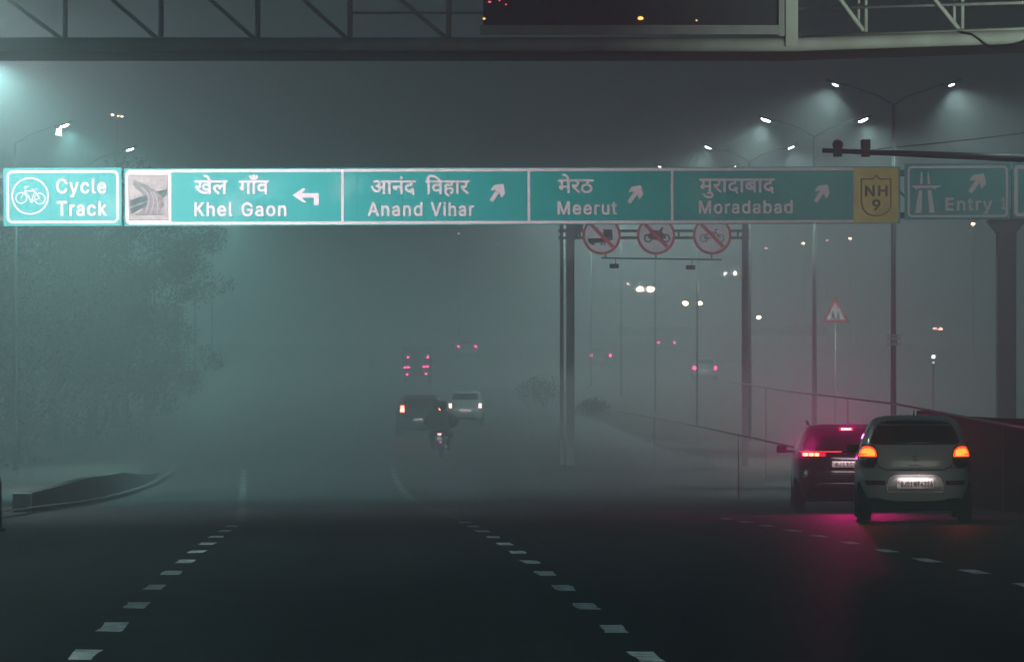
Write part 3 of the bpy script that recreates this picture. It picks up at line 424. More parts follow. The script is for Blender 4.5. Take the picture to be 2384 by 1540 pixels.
# entry sign
s = Sign('entry_sign', 2106, 2352, 381, 511, 'dark green Entry 1 sign with white motorway symbol above gantry leg')
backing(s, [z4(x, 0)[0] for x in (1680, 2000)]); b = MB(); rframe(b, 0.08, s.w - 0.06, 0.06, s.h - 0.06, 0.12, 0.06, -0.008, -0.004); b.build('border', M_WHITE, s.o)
b = MB(); x0, y0 = z4(1700, 484); x1, y1 = z4(2108, 370); s.text(b, 'Entry', x0, x1, y0, y1); b.build('lettering', M_WHITE, s.o); b = MB()
x0, y0 = z4(2186, 475); x1, y1 = z4(2224, 366); s.text(b, '1', x0, x1, y0, y1); b.build('lettering', M_WHITE, s.o)
b = MB()
for q in (((1470, 305), (1500, 305), (1492, 502), (1436, 502)), ((1545, 305), (1576, 305), (1610, 502), (1560, 502)), ((1408, 264), (1660, 264), (1660, 276), (1625, 282), (1610, 303), (1590, 287), (1465, 287), (1445, 303), (1430, 282), (1408, 276)),
          ((1487, 150), (1503, 150), (1504, 252), (1478, 252)), ((1545, 150), (1555, 150), (1570, 252), (1546, 252))):
    s.poly(b, [z4(*p) for p in q])
b.build('motorway_symbol', M_WHITE, s.o)
tp = z4(2034, 160); b = MB(); s.poly(b, [(tp[0] + p[0] * 1.12, tp[1] + p[1] * 1.08) for p in ARP]); b.build('arrow', M_WHITE, s.o)
s = Sign('neighbouring_sign', 2357, 2640, 379, 509, 'green sign cut by the right edge beside Entry 1')
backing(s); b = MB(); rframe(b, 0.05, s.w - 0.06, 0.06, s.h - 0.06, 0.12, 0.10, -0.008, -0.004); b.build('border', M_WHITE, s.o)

# gantry behind the signs
g = empty('sign_gantry', (SX(2349), DG + 0.75, zroad(DG)), 0, 'tall dark steel gantry with flared leg carrying the green signs', 'gantry')
def gl(px, py, dy=0.0): p = P(px, py, DG); return (p.x - g.location.x, dy, p.z - g.location.z)
for nm, py in (('upper_chord', 404), ('lower_chord', 503)):
    b = MB()
    for dy in (-0.45, 0.25): b.bar(gl(-60, py + 4, dy), gl(2700, py - 6, dy), 0.14)
    b.build(nm, M_DKSTEEL, g)
b = MB(); px = -40; i = 0
while px < 2680:
    e = -0.0036 * px
    b.bar(gl(px, 404 + 4 + e, -0.45), gl(px, 503 + 4 + e, -0.45), 0.08); b.bar(gl(px, 408 + e, 0.25), gl(px + 100, 507 + e, 0.25), 0.06)
    b.bar(gl(px, 408 + e, -0.45), gl(px, 408 + e, 0.25), 0.06); px += 100
b.build('lattice', M_DKSTEEL, g)
zb = -0.2; zt = P(0, 540, DG).z - g.location.z; zt2 = P(0, 512, DG).z - g.location.z
b = MB(); b.box(-0.25, 0.25, -0.25, 0.25, zb, zt); b.build('leg', M_DKSTEEL, g, bevel=0.02)
b = MB(); b.prism([(-0.25, zt), (0.25, zt), (0.52, zt2), (0.52, zt2 + 0.35), (-0.52, zt2 + 0.35), (-0.52, zt2)], -0.3, 0.3); b.build('bracket', M_DKSTEEL, g)
b = MB(); b.box(-0.25 - 17.6 - 10.2, 0.25 - 17.6 - 10.2, -0.25, 0.25, zb, zt2 + 0.3); b.build('leg', M_DKSTEEL, g, bevel=0.02)
b = MB(); b.box(-0.4, 0.4, -0.4, 0.4, zb, zb + 0.25); b.build('base_plate', M_CONC, g)

# ---------------------------------------------------------------- footbridge (about 90 m ahead)
fb = empty('footbridge', (0, 90, 8.2), 0, 'steel truss footbridge spanning over the road across the top of the picture', 'footbridge')
def FB(px, py, d=90.0, dy=0.0):
    p = P(px, py, d); return Vector((p.x, d - 90 + dy, p.z - 8.2))
def dR(px): return 90 - max(0, px - 1840) * 0.0037       # the right-hand span swings towards us
segs = [-500, 1840, 3100]
b = MB(); rc = 0.135
cz = FB(0, 104).z
for dy in (0.0, 2.3):
    b.tube([(FB(p, 0, dR(p)).x, dR(p) - 90 + dy, cz) for p in (-500, 600, 1200, 1840, 2384, 3100)], rc, 16)
b.build('bottom_chord', M_BRIDGE, fb)
b = MB()
for a, c in ((-500, 1840), (1840, 3100)):
    A = FB(a, 0, dR(a)); B_ = FB(c, 0, dR(c))
    for zz0, zz1 in ((cz - 0.15, cz - 0.09),):
        b.face([(A.x, A.y + 0.02, zz0), (B_.x, B_.y + 0.02, zz0), (B_.x, B_.y + 2.28, zz0), (A.x, A.y + 2.28, zz0)])
        b.face([(A.x, A.y + 0.02, zz1), (B_.x, B_.y + 0.02, zz1), (B_.x, B_.y + 2.28, zz1), (A.x, A.y + 2.28, zz1)])
px = -480
while px < 3080:
    A = FB(px, 0, dR(px)); b.bar((A.x, A.y + 0.05, cz - 0.06), (A.x, A.y + 2.25, cz - 0.06), 0.1, 0.05); px += 56
b.build('deck', M_DKSTEEL, fb)
ztop = 3.1
def post(px, w, m='vertical_post', mm=M_DKSTEEL, dy=0.0, d=None):
    d = d or dR(px); A = FB(px, 0, d, dy); b = MB(); b.tube([(A.x, A.y, cz), (A.x, A.y, ztop)], w, 8); return b.build(m, mm, fb)
for px in (-150, 152, 375, 600, 815, 1045): post(px, 0.05, mm=M_BRIDGE)
for p0, p1 in ((20, 142), (262, 366), (490, 592), (706, 808), (934, 1040), (-190, -90)):
    A = FB(p1, 90); B_ = FB(p0 - (p1 - p0) * 1.7, 90 - 90 * 2.7); b = MB(); b.tube([(A.x, 0, A.z), (B_.x, 0, B_.z)], 0.04, 8); b.build('diagonal_brace', M_BRIDGE, fb)
b = MB(); A = FB(810, 30); B_ = FB(1125, 30); b.tube([(A.x, 0.05, A.z), (B_.x, 0.05, B_.z)], 0.025, 8)
b.tube([(FB(-400, 0).x, 0, ztop), (FB(1840, 0).x, 0, ztop)], 0.12, 10)
b.build('handrail', M_BRIDGE, fb)
# dark cladding between 1125 and 1820, pale jambs
b = MB(); A = FB(1125, 60); B_ = FB(1820, 58); b.box(A.x, B_.x, -0.10, -0.06, A.z, ztop - 0.05); b.build('dark_glazing', mat('dark_glass', (0.03, 0.05, 0.06), 0.5, spec=0.3), fb)
b = MB(); A = FB(1118, 84); B_ = FB(1826, 60); b.box(A.x, B_.x, -0.16, -0.05, A.z + 0.02, B_.z); A = FB(1812, 0); b.box(A.x, A.x + 0.11, -0.17, -0.045, cz + .15, ztop); b.build('glazing_frame', M_STEEL, fb)
b = MB(); A = FB(1842, 95); b.box(A.x - 0.12, A.x + 0.12, -0.19, 0.2, cz - 0.05, ztop + 0.2); b.build('end_column', M_BRIDGE, fb, bevel=0.015)
for p in (2001, 2016, 2223, 2241, 2460, 2478): post(p, 0.034, mm=M_BRIDGE, dy=(0.0 if p in (2016, 2241, 2478) else 0.12))
for p0, p1 in ((1956, 2011), (2176, 2236), (2400, 2460), (1760 + 130, 1860)):
    if p0 > p1: continue
    d = dR(p1); A = FB(p1, 72, d); B_ = FB(p0, -2, d); B_ = A + (B_ - A) * 2.7; b = MB(); b.tube([A, B_], 0.04, 8); b.build('diagonal_brace', M_BRIDGE, fb)
b = MB()
A = FB(1856, 21, dR(1856)); B_ = FB(3050, -13, dR(3050)); b.tube([A, B_], 0.034, 8)
A = FB(1856, 84, dR(1856)); B_ = FB(3050, 44, dR(3050)); b.tube([A, B_], 0.028, 8)
b.build('handrail', M_BRIDGE, fb)
b = MB(); b.tube([FB(p, q, dR(p) - 0.16) for p, q in ((2236, 76), (2262, 80), (2280, 92), (2298, 106), (2310, 112), (2350, 112), (2384, 98), (2420, 80))], 0.022, 6); b.build('loose_cable', M_BLACK, fb)
M_AMBER = mat('amber_lamp', (0.4, 0.1, 0.02), 0.4, emit=(1.0, 0.36, 0.08), es=5.0, sample=False)
M_PINKL = mat('red_lamp', (0.4, 0.02, 0.02), 0.4, emit=(1.0, 0.12, 0.14), es=2.2, sample=False)
for p, q, w, m in ((1127, 45, 3.5, M_AMBER), (1491, 44, 7, M_AMBER), (1621, 49, 2.4, M_AMBER), (1140, 6, 4, M_PINKL), (1163, 3, 2.5, M_PINKL), (1178, 12, 2.5, M_PINKL)):
    A = FB(p, q, 90, -0.13); b = MB(); b.sphere(A, w / K(90), (1, 0.5, 0.55), 10, 6); b.build('small_lamp', m, fb)
# piers of the footbridge, off both sides of the carriageway
for xx in (-17.5, 22.0):
    b = MB(); b.box(xx - 0.4, xx + 0.4, 0.3, 1.9, -8.2 + zroad(90) - 0.1, cz - 0.16); b.build('pier', M_CONC, fb, bevel=0.03)

# ---------------------------------------------------------------- street lamps
M_LENS = mat('lamp_lens', (0.8, 0.8, 0.8), 0.4, emit=(0.86, 1.0, 0.90), es=60.0, sample=False)
M_LENSW = mat('lamp_lens_far', (0.8, 0.8, 0.8), 0.4, emit=(1.0, 0.93, 0.76), es=22.0, sample=False)
LCOL = (0.72, 1.0, 0.96); LCOL2 = (0.42, 1.0, 0.94)
def lamp(name, x, y, h, arms, label, power=1.0, group=None, zb=None, lens=M_LENS, spot=148, col=LCOL, cat='street lamp', rise=0.55, lsz=0.13, pm=None, d_thin=None):
    """arms: (reach, tilt of the head in degrees); a head's outer end points up"""
    zb = zroad(y) if zb is None else zb
    o = empty(name, (x, y, zb), 0, label, cat, group); H = h - zb
    b = MB(); b.tube([(0, 0, -0.3), (0, 0, H * 0.5), (0, 0, H - rise)], [0.085, 0.065, 0.045] if d_thin is None else [0.05, 0.04, 0.03], 10); b.build('post', pm or M_DKSTEEL, o)
    for reach, tilt in arms:
        sg = 1 if reach > 0 else -1
        ex = reach - sg * 0.2; b = MB(); b.tube([(0, 0, H - rise), (ex * 0.3, 0, H - rise * 0.55), (ex, 0, H + 0.03)], [0.025, 0.018, 0.013], 8); b.build('arm', M_BLACK, o)
        Mh = Matrix.Translation((reach, 0, H)) @ Matrix.Rotation(-R(tilt) * sg, 4, 'Y')
        b = MB(); b.box(-0.30, 0.30, -0.13, 0.13, 0.0, 0.07, Mh); hd = b.build('lamp_head', M_BLACK, o, bevel=0.02)
        b = MB(); g_ = bmesh.ops.create_uvsphere(b.bm, u_segments=14, v_segments=8, radius=1.0)
        for v in g_['verts']: v.co = Mh @ Vector((v.co.x * lsz, v.co.y * lsz * 0.75, v.co.z * lsz * 0.3 - 0.008))
        b.build('lamp_lens', lens, o)
        if power > 0:
            l = bpy.data.lights.new('lamp_light', 'SPOT'); l.energy = power * LAMP_W; l.color = col; l.spot_size = R(spot if y < 190 else 174); l.spot_blend = 1.0 if y < 190 else 0.5; l.shadow_soft_size = 0.12
            lo = bpy.data.objects.new('lamp_light', l); C.objects.link(lo); lo.parent = o
            lo.location = Mh @ Vector((0, 0, -0.09)); lo.rotation_euler = (0, -R(tilt) * sg * 1.0, 0)
    return o
M_MIDSTEEL = mat('grey_gantry_steel', (0.12, 0.13, 0.13), 0.6, var=.2); M_HAZEPOST = mat('haze_pale_post', (0.22, 0.25, 0.24), 0.6, var=.2)  # far lamp posts take a paler steel, haze put into the colour
GM = 'twin-arm street lamps on the median'
meds = [(127, 2080, 197, 0.9, 'first twin street lamp, tallest thin post beside the yellow NH 9 panel'),
        (152, 1896, 279, 1.1, 'second twin street lamp, with the brightest glowing head left of its post'),
        (178, 1745, 343, 0.7, 'third twin street lamp, two small slanted heads just above the green board'),
        (204, None, None, .55, 'fourth twin street lamp, heads hidden behind the green board'),
        (231, None, None, .7, 'fifth twin street lamp, fading into the haze behind the board'),
        (259, None, None, .9, 'sixth twin street lamp, far back in the haze'),
        (290, None, None, 1.1, 'seventh twin street lamp, nearly lost in the haze'),
        (325, None, None, 1.3, 'eighth twin street lamp, lost in the haze')]
for d, px, py, pw, lb in meds:
    if px: p = P(px, py, d); x, z = p.x, p.z
    else: x, z = rx(15.45, d), zroad(d) + 11.3
    arms = [(-1.56, 20), (1.56, 20)]
    lamp('street_lamp', x, d, z, arms, lb, pw, GM, zb=zroad(d) + 0.4, pm=(M_DKSTEEL if d == 127 else M_MIDSTEEL if d < 180 else M_HAZEPOST), d_thin=(None if d < 180 else 1), lsz={127: 0.08, 152: 0.16}.get(d, 0.12))
GLF = 'single-arm street lamps on the left verge'
for d, px, py, pw, lb in ((114, -14, 140, 1.5, 'street lamp just off the left edge whose glow spreads under the footbridge'),
                          (145, 150, 292, 1.2, 'street lamp with slanted white head above the Cycle Track sign'),
                          (176, None, None, 1.2, 'street lamp among the trees behind the gantry'), (207, None, None, 1.2, 'street lamp behind the picture end of the board'),
                          (238, None, None, 1.2, 'street lamp beyond the trees, pale in haze'), (270, None, None, 1.2, 'distant left street lamp lost in haze'), (305, None, None, 1.2, 'next to last left street lamp lost in haze'), (345, None, None, 1.2, 'farthest left street lamp lost in haze')):
    if px is not None: p = P(px, py, d); x, z = p.x - 1.5, p.z
    else: x, z = rx(-9.3, d), zroad(d) + 11.0
    lamp('street_lamp', x, d, z, [(1.5, 18)], lb, pw * {114: 1.35, 145: 0.85, 176: .2, 207: .25, 238: .45, 270: .65}.get(d, .9), GLF, lsz=0.14, col=LCOL2)
# unseen street lamps added to light the near road, signs and cars
for d, pw, wh in ((24, 0.32, 'nearest'), (50, 0.28, 'second nearest'), (84, 0.9, 'third nearest')):
    lamp('street_lamp', -8.8 + YAW * d * 0.3 - (1.5 if d > 60 else 0), d, 9.6, [(1.5, 8)], 'added dim street lamp outside the left edge, %s to the viewer' % wh, pw, 'added dim near street lamps')
for d, xx, pw, wh in ((36, 12.5, 0.06, 'nearer one'), (112, 14.6, 0.10, 'farther one level with the gantry')):
    lamp('street_lamp', xx, d, 9.6, [(-1.5, 8)], 'added dim lamp outside the right edge, %s' % wh, pw, 'added dim near street lamps', spot=126)
# added unseen floodlights that brighten the sign faces and the bridge's right span
def floodlight(name, loc, target, power, cone, label, col, cat='floodlight', blend=0.8):
    o = empty(name, (loc[0], loc[1], zroad(loc[1])), 0, label, cat); zz = loc[2] - zroad(loc[1])
    b = MB(); b.tube([(0, 0, -0.2), (0, 0, zz - 0.1)], 0.07, 8); b.build('post', M_DKSTEEL, o)
    d = (Vector(target) - Vector(loc)).normalized(); q = d.to_track_quat('-Z', 'Y'); Mh = Matrix.Translation((0, 0, zz)) @ q.to_matrix().to_4x4()
    b = MB(); b.box(-0.25, 0.25, -0.2, 0.2, 0.0, 0.14, Mh); b.build('housing', M_STEEL, o, bevel=0.02)
    b = MB(); b.box(-0.22, 0.22, -0.17, 0.17, -0.012, -0.002, Mh); b.build('lamp_lens', M_LENS, o)
    l = bpy.data.lights.new('lamp_light', 'SPOT'); l.energy = power; l.color = col; l.spot_size = R(cone); l.spot_blend = blend; l.shadow_soft_size = 0.25
    lo = bpy.data.objects.new('lamp_light', l); C.objects.link(lo); lo.parent = o; lo.location = Mh @ Vector((0, 0, -0.06)); lo.rotation_euler = q.to_euler()
    return o
floodlight('added_sign_floodlight', (-12.6, 108.0, 9.0), (-9.6, 126.0, 6.8), SIGN_W, 92, 'added floodlight beside the road that lights the green boards, outside the left edge', (0.84, 0.95, 1.0), blend=1.0)
floodlight('added_bridge_floodlight', (13.5, 74, 4.6), (9.6, 88.3, 8.4), BRIDGE_W, 44, 'added floodlight aimed at the right span of the footbridge, outside the right edge', (0.85, 1.0, 0.82))
floodlight('added_sign_floodlight', (14.4, 112.0, 9.0), (12.2, 126.0, 6.7), SIGN_W * 0.036, 70, 'added floodlight level with the gantry that lights the Entry 1 sign, outside the right edge', (0.8, 0.95, 1.0), blend=1.0)
# pale rectangular fixture under the left lamp head
o = empty('square_floodlight', P(137, 306, 144.6), 0, 'small pale square lamp hanging under the left street lamp head', 'lamp')
b = MB(); b.prism([(-0.10, -0.11), (0.09, -0.14), (0.07, 0.10), (-0.07, 0.09)], -0.03, 0.02); b.build('lamp_lens', mat('square_lens', (0.6, 0.6, 0.5), 0.4, emit=(1.0, 0.95, 0.72), es=5.0, sample=False), o)
b = MB(); b.prism([(-0.12, -0.13), (0.11, -0.16), (0.09, 0.12), (-0.09, 0.11)], 0.022, 0.1); b.bar((0, 0.06, 0.1), (0.04, 0.3, 0.25), 0.03); b.build('housing', M_DKSTEEL, o)
# tall mast with three warm lamps, upper left
p = P(273, 271, 210); o = empty('high_mast_lamp', (p.x, p.y, zroad(210)), 0, 'tall mast with three tiny warm lamps above the left trees', 'street lamp'); H = p.z - zroad(210)
b = MB(); b.tube([(0, 0, -0.2), (0, 0, H)], [0.08, 0.03], 8); b.build('post', M_STEEL, o)
for dx, r in ((-0.21, 0.06), (0.05, 0.035), (0.21, 0.05)):
    b = MB(); b.sphere((dx, -0.05, 0.03 - dx * 0.2 + H), r, (1.3, 0.8, 0.7), 8, 6); b.build('lamp_lens', mat('warm_lens', (0.6, 0.5, 0.3), 0.4, emit=(1.0, 0.62, 0.40), es=em(3.5, 210), sample=False), o)
b = MB(); b.bar((-0.3, 0, H), (0.3, 0, H), 0.05); b.build('arm', M_STEEL, o)
# far lamps showing as points below the board
for i, (px, py, d, r, m, lb) in enumerate(((1783, 578, 420, 3.0, M_PINKL, 'tiny pink far lamp left of the row under the board'), (1870, 566, 400, 3.6, M_LENSW, 'tiny warm far lamp, second of the row under the board'),
                                 (1925, 559, 440, 2.4, M_PINKL, 'faint pink far lamp between two warm ones'), (1979, 555, 380, 3.6, M_LENSW, 'tiny warm far lamp under the Moradabad arrow end'),
                                 (2265, 521, 330, 4.0, M_LENSW, 'tiny warm lamp under the Entry 1 sign'), (1160, 569, 430, 1.8, M_PINKL, 'very faint lamp under the Anand Vihar board'), (1068, 543, 430, 1.8, M_PINKL, 'very faint lamp left below Anand Vihar lettering'))):
    p = P(px, py, d); o = empty('distant_lamp', (p.x, p.y, zroad(d)), 0, lb, 'street lamp', 'distant lamps showing as points'); H = p.z - zroad(d)
    b = MB(); b.tube([(0, 0, -0.2), (0, 0, H)], [0.07, 0.04], 6); b.build('post', M_STEEL, o)
    mm = mat('far_warm_lens', (0.6, 0.5, 0.3), 0.4, emit=(1.0, 0.60, 0.36), es=em(2.2, 390), sample=False) if m is M_LENSW else mat('far_pink_lens', (0.6, 0.3, 0.3), 0.4, emit=(1.0, 0.34, 0.36), es=em(.8, 430), sample=False)
    b = MB(); b.sphere((0, -0.1, H), r / K(d), (1.2, 0.8, 0.75), 8, 6); b.build('lamp_lens', mm, o)

# ---------------------------------------------------------------- poles, camera mast, second gantry, warning sign
d = 112; A = P(1914, 350, d); B_ = P(2480, 372, d)
o = empty('camera_mast', (B_.x, d, zroad(d)), 0, 'dark horizontal mast arm carrying two traffic cameras above the Entry 1 sign', 'camera mast')
b = MB(); b.tube([(A.x - B_.x, 0, A.z - zroad(d)), (0, 0, B_.z - zroad(d))], [0.055, 0.11], 10); b.build('arm', M_DKSTEEL, o)
b = MB(); b.tube([(0, 0, -0.2), (0, 0, B_.z - zroad(d) + 0.5)], 0.14, 10); b.build('post', M_DKSTEEL, o)
b = MB(); q = P(2048, 342, d); pts = []
for i in range(13):
    t = i / 12; pp = P(2044 + (2480 - 2044) * t, 346 + (296 - 346) * t + 3 * math.sin(t * math.pi), d); pts.append((pp.x - B_.x, 0.1, pp.z - zroad(d)))
b.tube(pts, 0.012, 5); b.build('stay_cable', M_BLACK, o)
for px, nm in ((1950, 'round'), (2015, 'square')):
    p = P(px, 352, d); u = Vector((p.x - B_.x, 0, p.z - zroad(d)))
    b = MB(); b.box(u.x - 0.10, u.x + 0.10, -0.12, 0.12, u.z - 0.13, u.z + 0.06); b.tube([u + Vector((0, 0, 0)), u + Vector((0, 0, 0.14))], 0.03, 8); b.build('clamp', M_DKSTEEL, o)
    c_ = empty('traffic_camera', P(px, 337, d) + Vector((0, -0.05, 0)), 0, 'dome traffic camera on the mast arm, nearer its tip' if nm == 'round' else 'boxy traffic camera on the mast arm, right of the dome one', 'camera')
    b = MB()
    if nm == 'round': b.sphere((0, 0, 0), 0.13, (1, 1, 0.95)); b.tube([(0, 0, -0.12), (0, 0, 0)], 0.07, 10)
    else: b.box(-0.11, 0.11, -0.2, 0.2, -0.1, 0.12)
    b.build('housing', M_DKSTEEL, c_, bevel=0.02)
    b = MB(); b.tube([(0, -0.24, 0), (0, -0.1, 0)], 0.05, 12); b.build('lens', M_BLACK, c_)
# small name plates strapped to the first median post
p = P(2081, 790, 126.7)
o = empty('post_name_plates', p, 0, 'two small pale plates strapped on the thin lamp post', 'sign')
M_PL = mat('pale_plate', (0.45, 0.47, 0.45), 0.6, var=0.1)
for i, (w, z0, z1_) in enumerate(((0.19, 0.09, 0.125), (0.17, -0.01, 0.05), (0.2, -0.14, -0.10))):
    b = MB(); b.box(-w - 0.005 * i, w, -0.10, -0.085, z0, z1_); b.build('plate', M_PL, o)
b = MB(); b.box(-0.09, 0.09, -0.085, 0.05, -0.16, 0.14); b.build('strap', M_DKSTEEL, o)

M_MIDSTEEL = mat('grey_gantry_steel', (0.10, 0.11, 0.11), 0.6, var=.2)
D2 = 150.0; k2 = K(D2)
g2 = empty('roundel_gantry', P(1320, 931, D2).to_2d().to_3d() + Vector((0, 0, zroad(D2))), 0, 'grey lattice gantry behind the board holding three round prohibition signs', 'gantry')
def G2(px, py, dy=0): p = P(px, py, D2); return Vector((p.x - g2.location.x, dy, p.z - g2.location.z))
for px, w in ((1308, 0.12), (1328, 0.26)):
    b = MB(); A = G2(px, 500); b.box(A.x - w / 2, A.x + w / 2, (0.0 if w > 0.2 else 0.3), (0.25 if w > 0.2 else 0.42), -0.2, A.z); b.build('post', M_MIDSTEEL, g2)
b = MB(); A = G2(1735, 500); b.box(A.x - 0.1, A.x + 0.1, 0, 0.2, -0.2, A.z); b.build('post', M_MIDSTEEL, g2)
b = MB(); b.prism([tuple(G2(1338, 560).xz), tuple(G2(1358, 530).xz), tuple(G2(1358, 505).xz), tuple(G2(1338, 505).xz)], 0.02, 0.22); b.build('bracket', M_DKSTEEL, g2)
b = MB()
for py in (537, 553): b.bar(G2(1300, py, 0.1), G2(1745, py, 0.1), 0.09)
for px in range(1350, 1740, 46): b.bar(G2(px, 537, 0.1), G2(px, 553, 0.1), 0.06)
b.build('crossbar', M_DKSTEEL, g2)
b = MB(); b.bar(G2(1400, 600, 0.1), G2(1680, 604, 0.1), 0.05)
for px in (1410, 1527, 1657): b.bar(G2(px, 553, 0.1), G2(px, 602, 0.1), 0.05)
b.build('lower_bar', M_DKSTEEL, g2)
for px, py, lb in ((1430, 619, 'small box camera hanging below the truck roundel'), (1608, 622, 'small box camera hanging below the bicycle roundel')):
    o = empty('hanging_camera', P(px, py, D2), 0, lb, 'camera')
    b = MB(); b.box(-0.15, 0.15, -0.12, 0.22, -0.07, 0.07); b.build('housing', M_DKSTEEL, o, bevel=0.02)
    b = MB(); b.bar((0.04, 0.1, 0.07), (0.04, 0.1, 17 / k2), 0.03); b.build('bracket', M_DKSTEEL, o)
def z5(x, y): return ((2200 + x * 900 / 2384) / 1.7181, (860 + y * 900 / 2384) / 1.7181)
for cxp, kind, lb in ((1400.5, 'truck', 'round no-trucks sign with red ring and slash'), (1527, 'motorcycle', 'round no-motorcycles sign with red ring and slash'), (1657.5, 'bicycle', 'round no-bicycles sign with red ring and slash')):
    cyp = 548.0; o = empty('prohibition_sign', P(cxp, cyp, D2) + Vector((0, -0.12, 0)), 0, lb, 'road sign', 'round prohibition signs on the far gantry')
    u = 1 / k2; r1, r0 = 45 * u, 39 * u
    b = MB(); n = 40; b.prism([(r1 * math.cos(2 * math.pi * i / n), r1 * math.sin(2 * math.pi * i / n)) for i in range(n)], 0.0, 0.02); b.build('plate', M_RWHITE, o)
    b = MB(); b.ring(0, 0, r1 - 0.002, r0, -0.008, -0.003); b.build('ring', M_SRED, o)
    S = lambda x, y: ((x * 900 / 2384 / 1.7181) * u, -(y * 900 / 2384 / 1.7181) * u)   # zoom pixels from the centre
    b = MB()
    if kind == 'truck':
        b.prism([S(*p) for p in ((-148, 30), (-140, 75), (-105, 100), (-85, 100), (-70, 78), (40, 78), (60, 50), (118, 50), (118, 32), (-20, 30))], -0.010, -0.004)
        b.prism([S(*p) for p in ((20, -60), (110, -60), (118, 28), (20, 28))], -0.010, -0.004)
        for wx in (-90, -2, 30, 82): c_ = S(wx, 92); b.ring(c_[0], c_[1], 0.035, 0.004, -0.011, -0.004, 14)
    else:
        wx = (-85, 105) if kind == 'motorcycle' else (-88, 88); R1 = 46 if kind == 'motorcycle' else 42; th = 16 if kind == 'motorcycle' else 9
        for w_ in wx:
            c_ = S(w_, 30); rr = S(R1, 0)[0]; b.ring(c_[0], c_[1], rr, rr - S(th, 0)[0], -0.010, -0.004, 22)
        if kind == 'motorcycle':
            b.prism([S(*p) for p in ((-90, 25), (-60, -30), (-30, -55), (30, -50), (60, -90), (75, -85), (60, -40), (100, 10), (108, 30), (60, 35), (30, 50), (-40, 45))], -0.0125, -0.0045)
        else:
            for ln in (((-88, 30), (-45, -30), (40, -30), (88, 30)), ((-45, -30), (5, 28), (40, -30)), ((5, 28), (-88, 30)), ((40, -30), (30, -60), (60, -62)), ((-60, -45), (-30, -45))):
                for i in range(len(ln) - 1):
                    a_, c_ = Vector(S(*ln[i])), Vector(S(*ln[i + 1])); nn = (c_ - a_).normalized(); nn = Vector((-nn.y, nn.x)) * S(5, 0)[0]
                    b.prism([tuple(a_ + nn), tuple(c_ + nn), tuple(c_ - nn), tuple(a_ - nn)], -0.0105 - 0.0004 * i, -0.0045)
    b.build(kind + '_symbol', M_SBLACK, o)
    b = MB(); w = S(19, 0)[0]; a_ = Vector(S(-118, -118)); c_ = Vector(S(120, 122)); nn = Vector((0.7, 0.7)) * w
    if True: b.prism([tuple(a_ + nn), tuple(c_ + nn), tuple(c_ - nn), tuple(a_ - nn)], -0.016, -0.013)
    b.build('slash', M_SRED, o)

# warning triangle
d = 158; k = K(d); p = P(1945, 750, d)
o = empty('warning_sign', (p.x, d, zroad(d)), 0, 'red bordered warning triangle with two figures on a thin post', 'road sign'); zz = p.z - zroad(d)
b = MB(); b.tube([(0, 0.06, -0.2), (0, 0.06, zz + 0.6)], 0.035, 8); b.build('post', M_STEEL, o)
T = [(-32 / k, 0), (32 / k, 0), (0, 60 / k)]
def tri(s): c_ = (0, 20 / k); return [(c_[0] + (x - c_[0]) * s, zz + c_[1] + (z - c_[1]) * s) for x, z in T]
b = MB(); b.prism(tri(1.0), 0.0, 0.02); b.build('red_border', M_SRED, o)
b = MB(); b.prism(tri(0.70), -0.006, -0.002); b.build('plate', M_RWHITE, o)
b = MB()
for dx, s_ in ((-0.09, 1.0), (0.09, 0.85)):
    b.prism([(dx + x * s_, zz + 0.10 + z * s_) for x, z in ((-0.03, 0.2), (0.04, 0.2), (0.06, 0.1), (0.08, 0.0), (0.05, -0.01), (0.01, 0.07), (-0.06, -0.01), (-0.09, 0.01), (-0.03, 0.09))], -0.012, -0.007)
    b.ring(dx, zz + 0.10 + 0.245 * s_, 0.032, 0.003, -0.012, -0.007, 12)
b.build('walkers_symbol', M_SBLACK, o)

# ---------------------------------------------------------------- barriers and kerbs
def wall(name, pts, th, m, label, cat, cap=None):
    """pts: (x, y, zbase, ztop)"""
    o = empty(name, (pts[0][0], pts[0][1], pts[0][2]), 0, label, cat); O = o.location
    b = MB(); prev = None; cb = MB(); cp = None
    for x, y, z0, z1_ in pts:
        v = [b.bm.verts.new(Vector(q) - O) for q in ((x - th * 0.7, y, z0), (x + th * 0.7, y, z0), (x + th / 2, y, z1_), (x - th / 2, y, z1_))]
        if prev:
            for i in range(4): b.bm.faces.new((prev[i], prev[(i + 1) % 4], v[(i + 1) % 4], v[i]))
        else: b.bm.faces.new(v)
        prev = v
        if cap:
            w = [cb.bm.verts.new(Vector(q) - O) for q in ((x - th / 2 - .02, y, z1_ + .003), (x + th / 2 + .02, y, z1_ + .003), (x + th / 2 + .02, y, z1_ + .07), (x - th / 2 - .02, y, z1_ + .07))]
            if cp:
                for i in range(4): cb.bm.faces.new((cp[i], cp[(i + 1) % 4], w[(i + 1) % 4], w[i]))
            else: cb.bm.faces.new(w)
            cp = w
    b.bm.faces.new(prev); b.build('wall_body', m, o)
    if cap: cb.bm.faces.new(cp); cb.build('coping', cap, o)
    return o
pts = []
for i in range(27):
    d = 80 + i * 2.2; top = P(65 + (215 - 65) * min(1, (d - 80) / 21), 1165 + (1075 - 1165) * (d - 80) / 21, d)
    x = top.x if d < 101 else rx(-5.85, d) + 0.0
    pts.append((rx(-5.35, d) - 0.0, d, zroad(d) - 0.1, zroad(d) + (min(0.46, 0.24 + (d - 80) * 0.012) if d < 115 else max(0.12, 0.46 - (d - 115) * 0.016))))
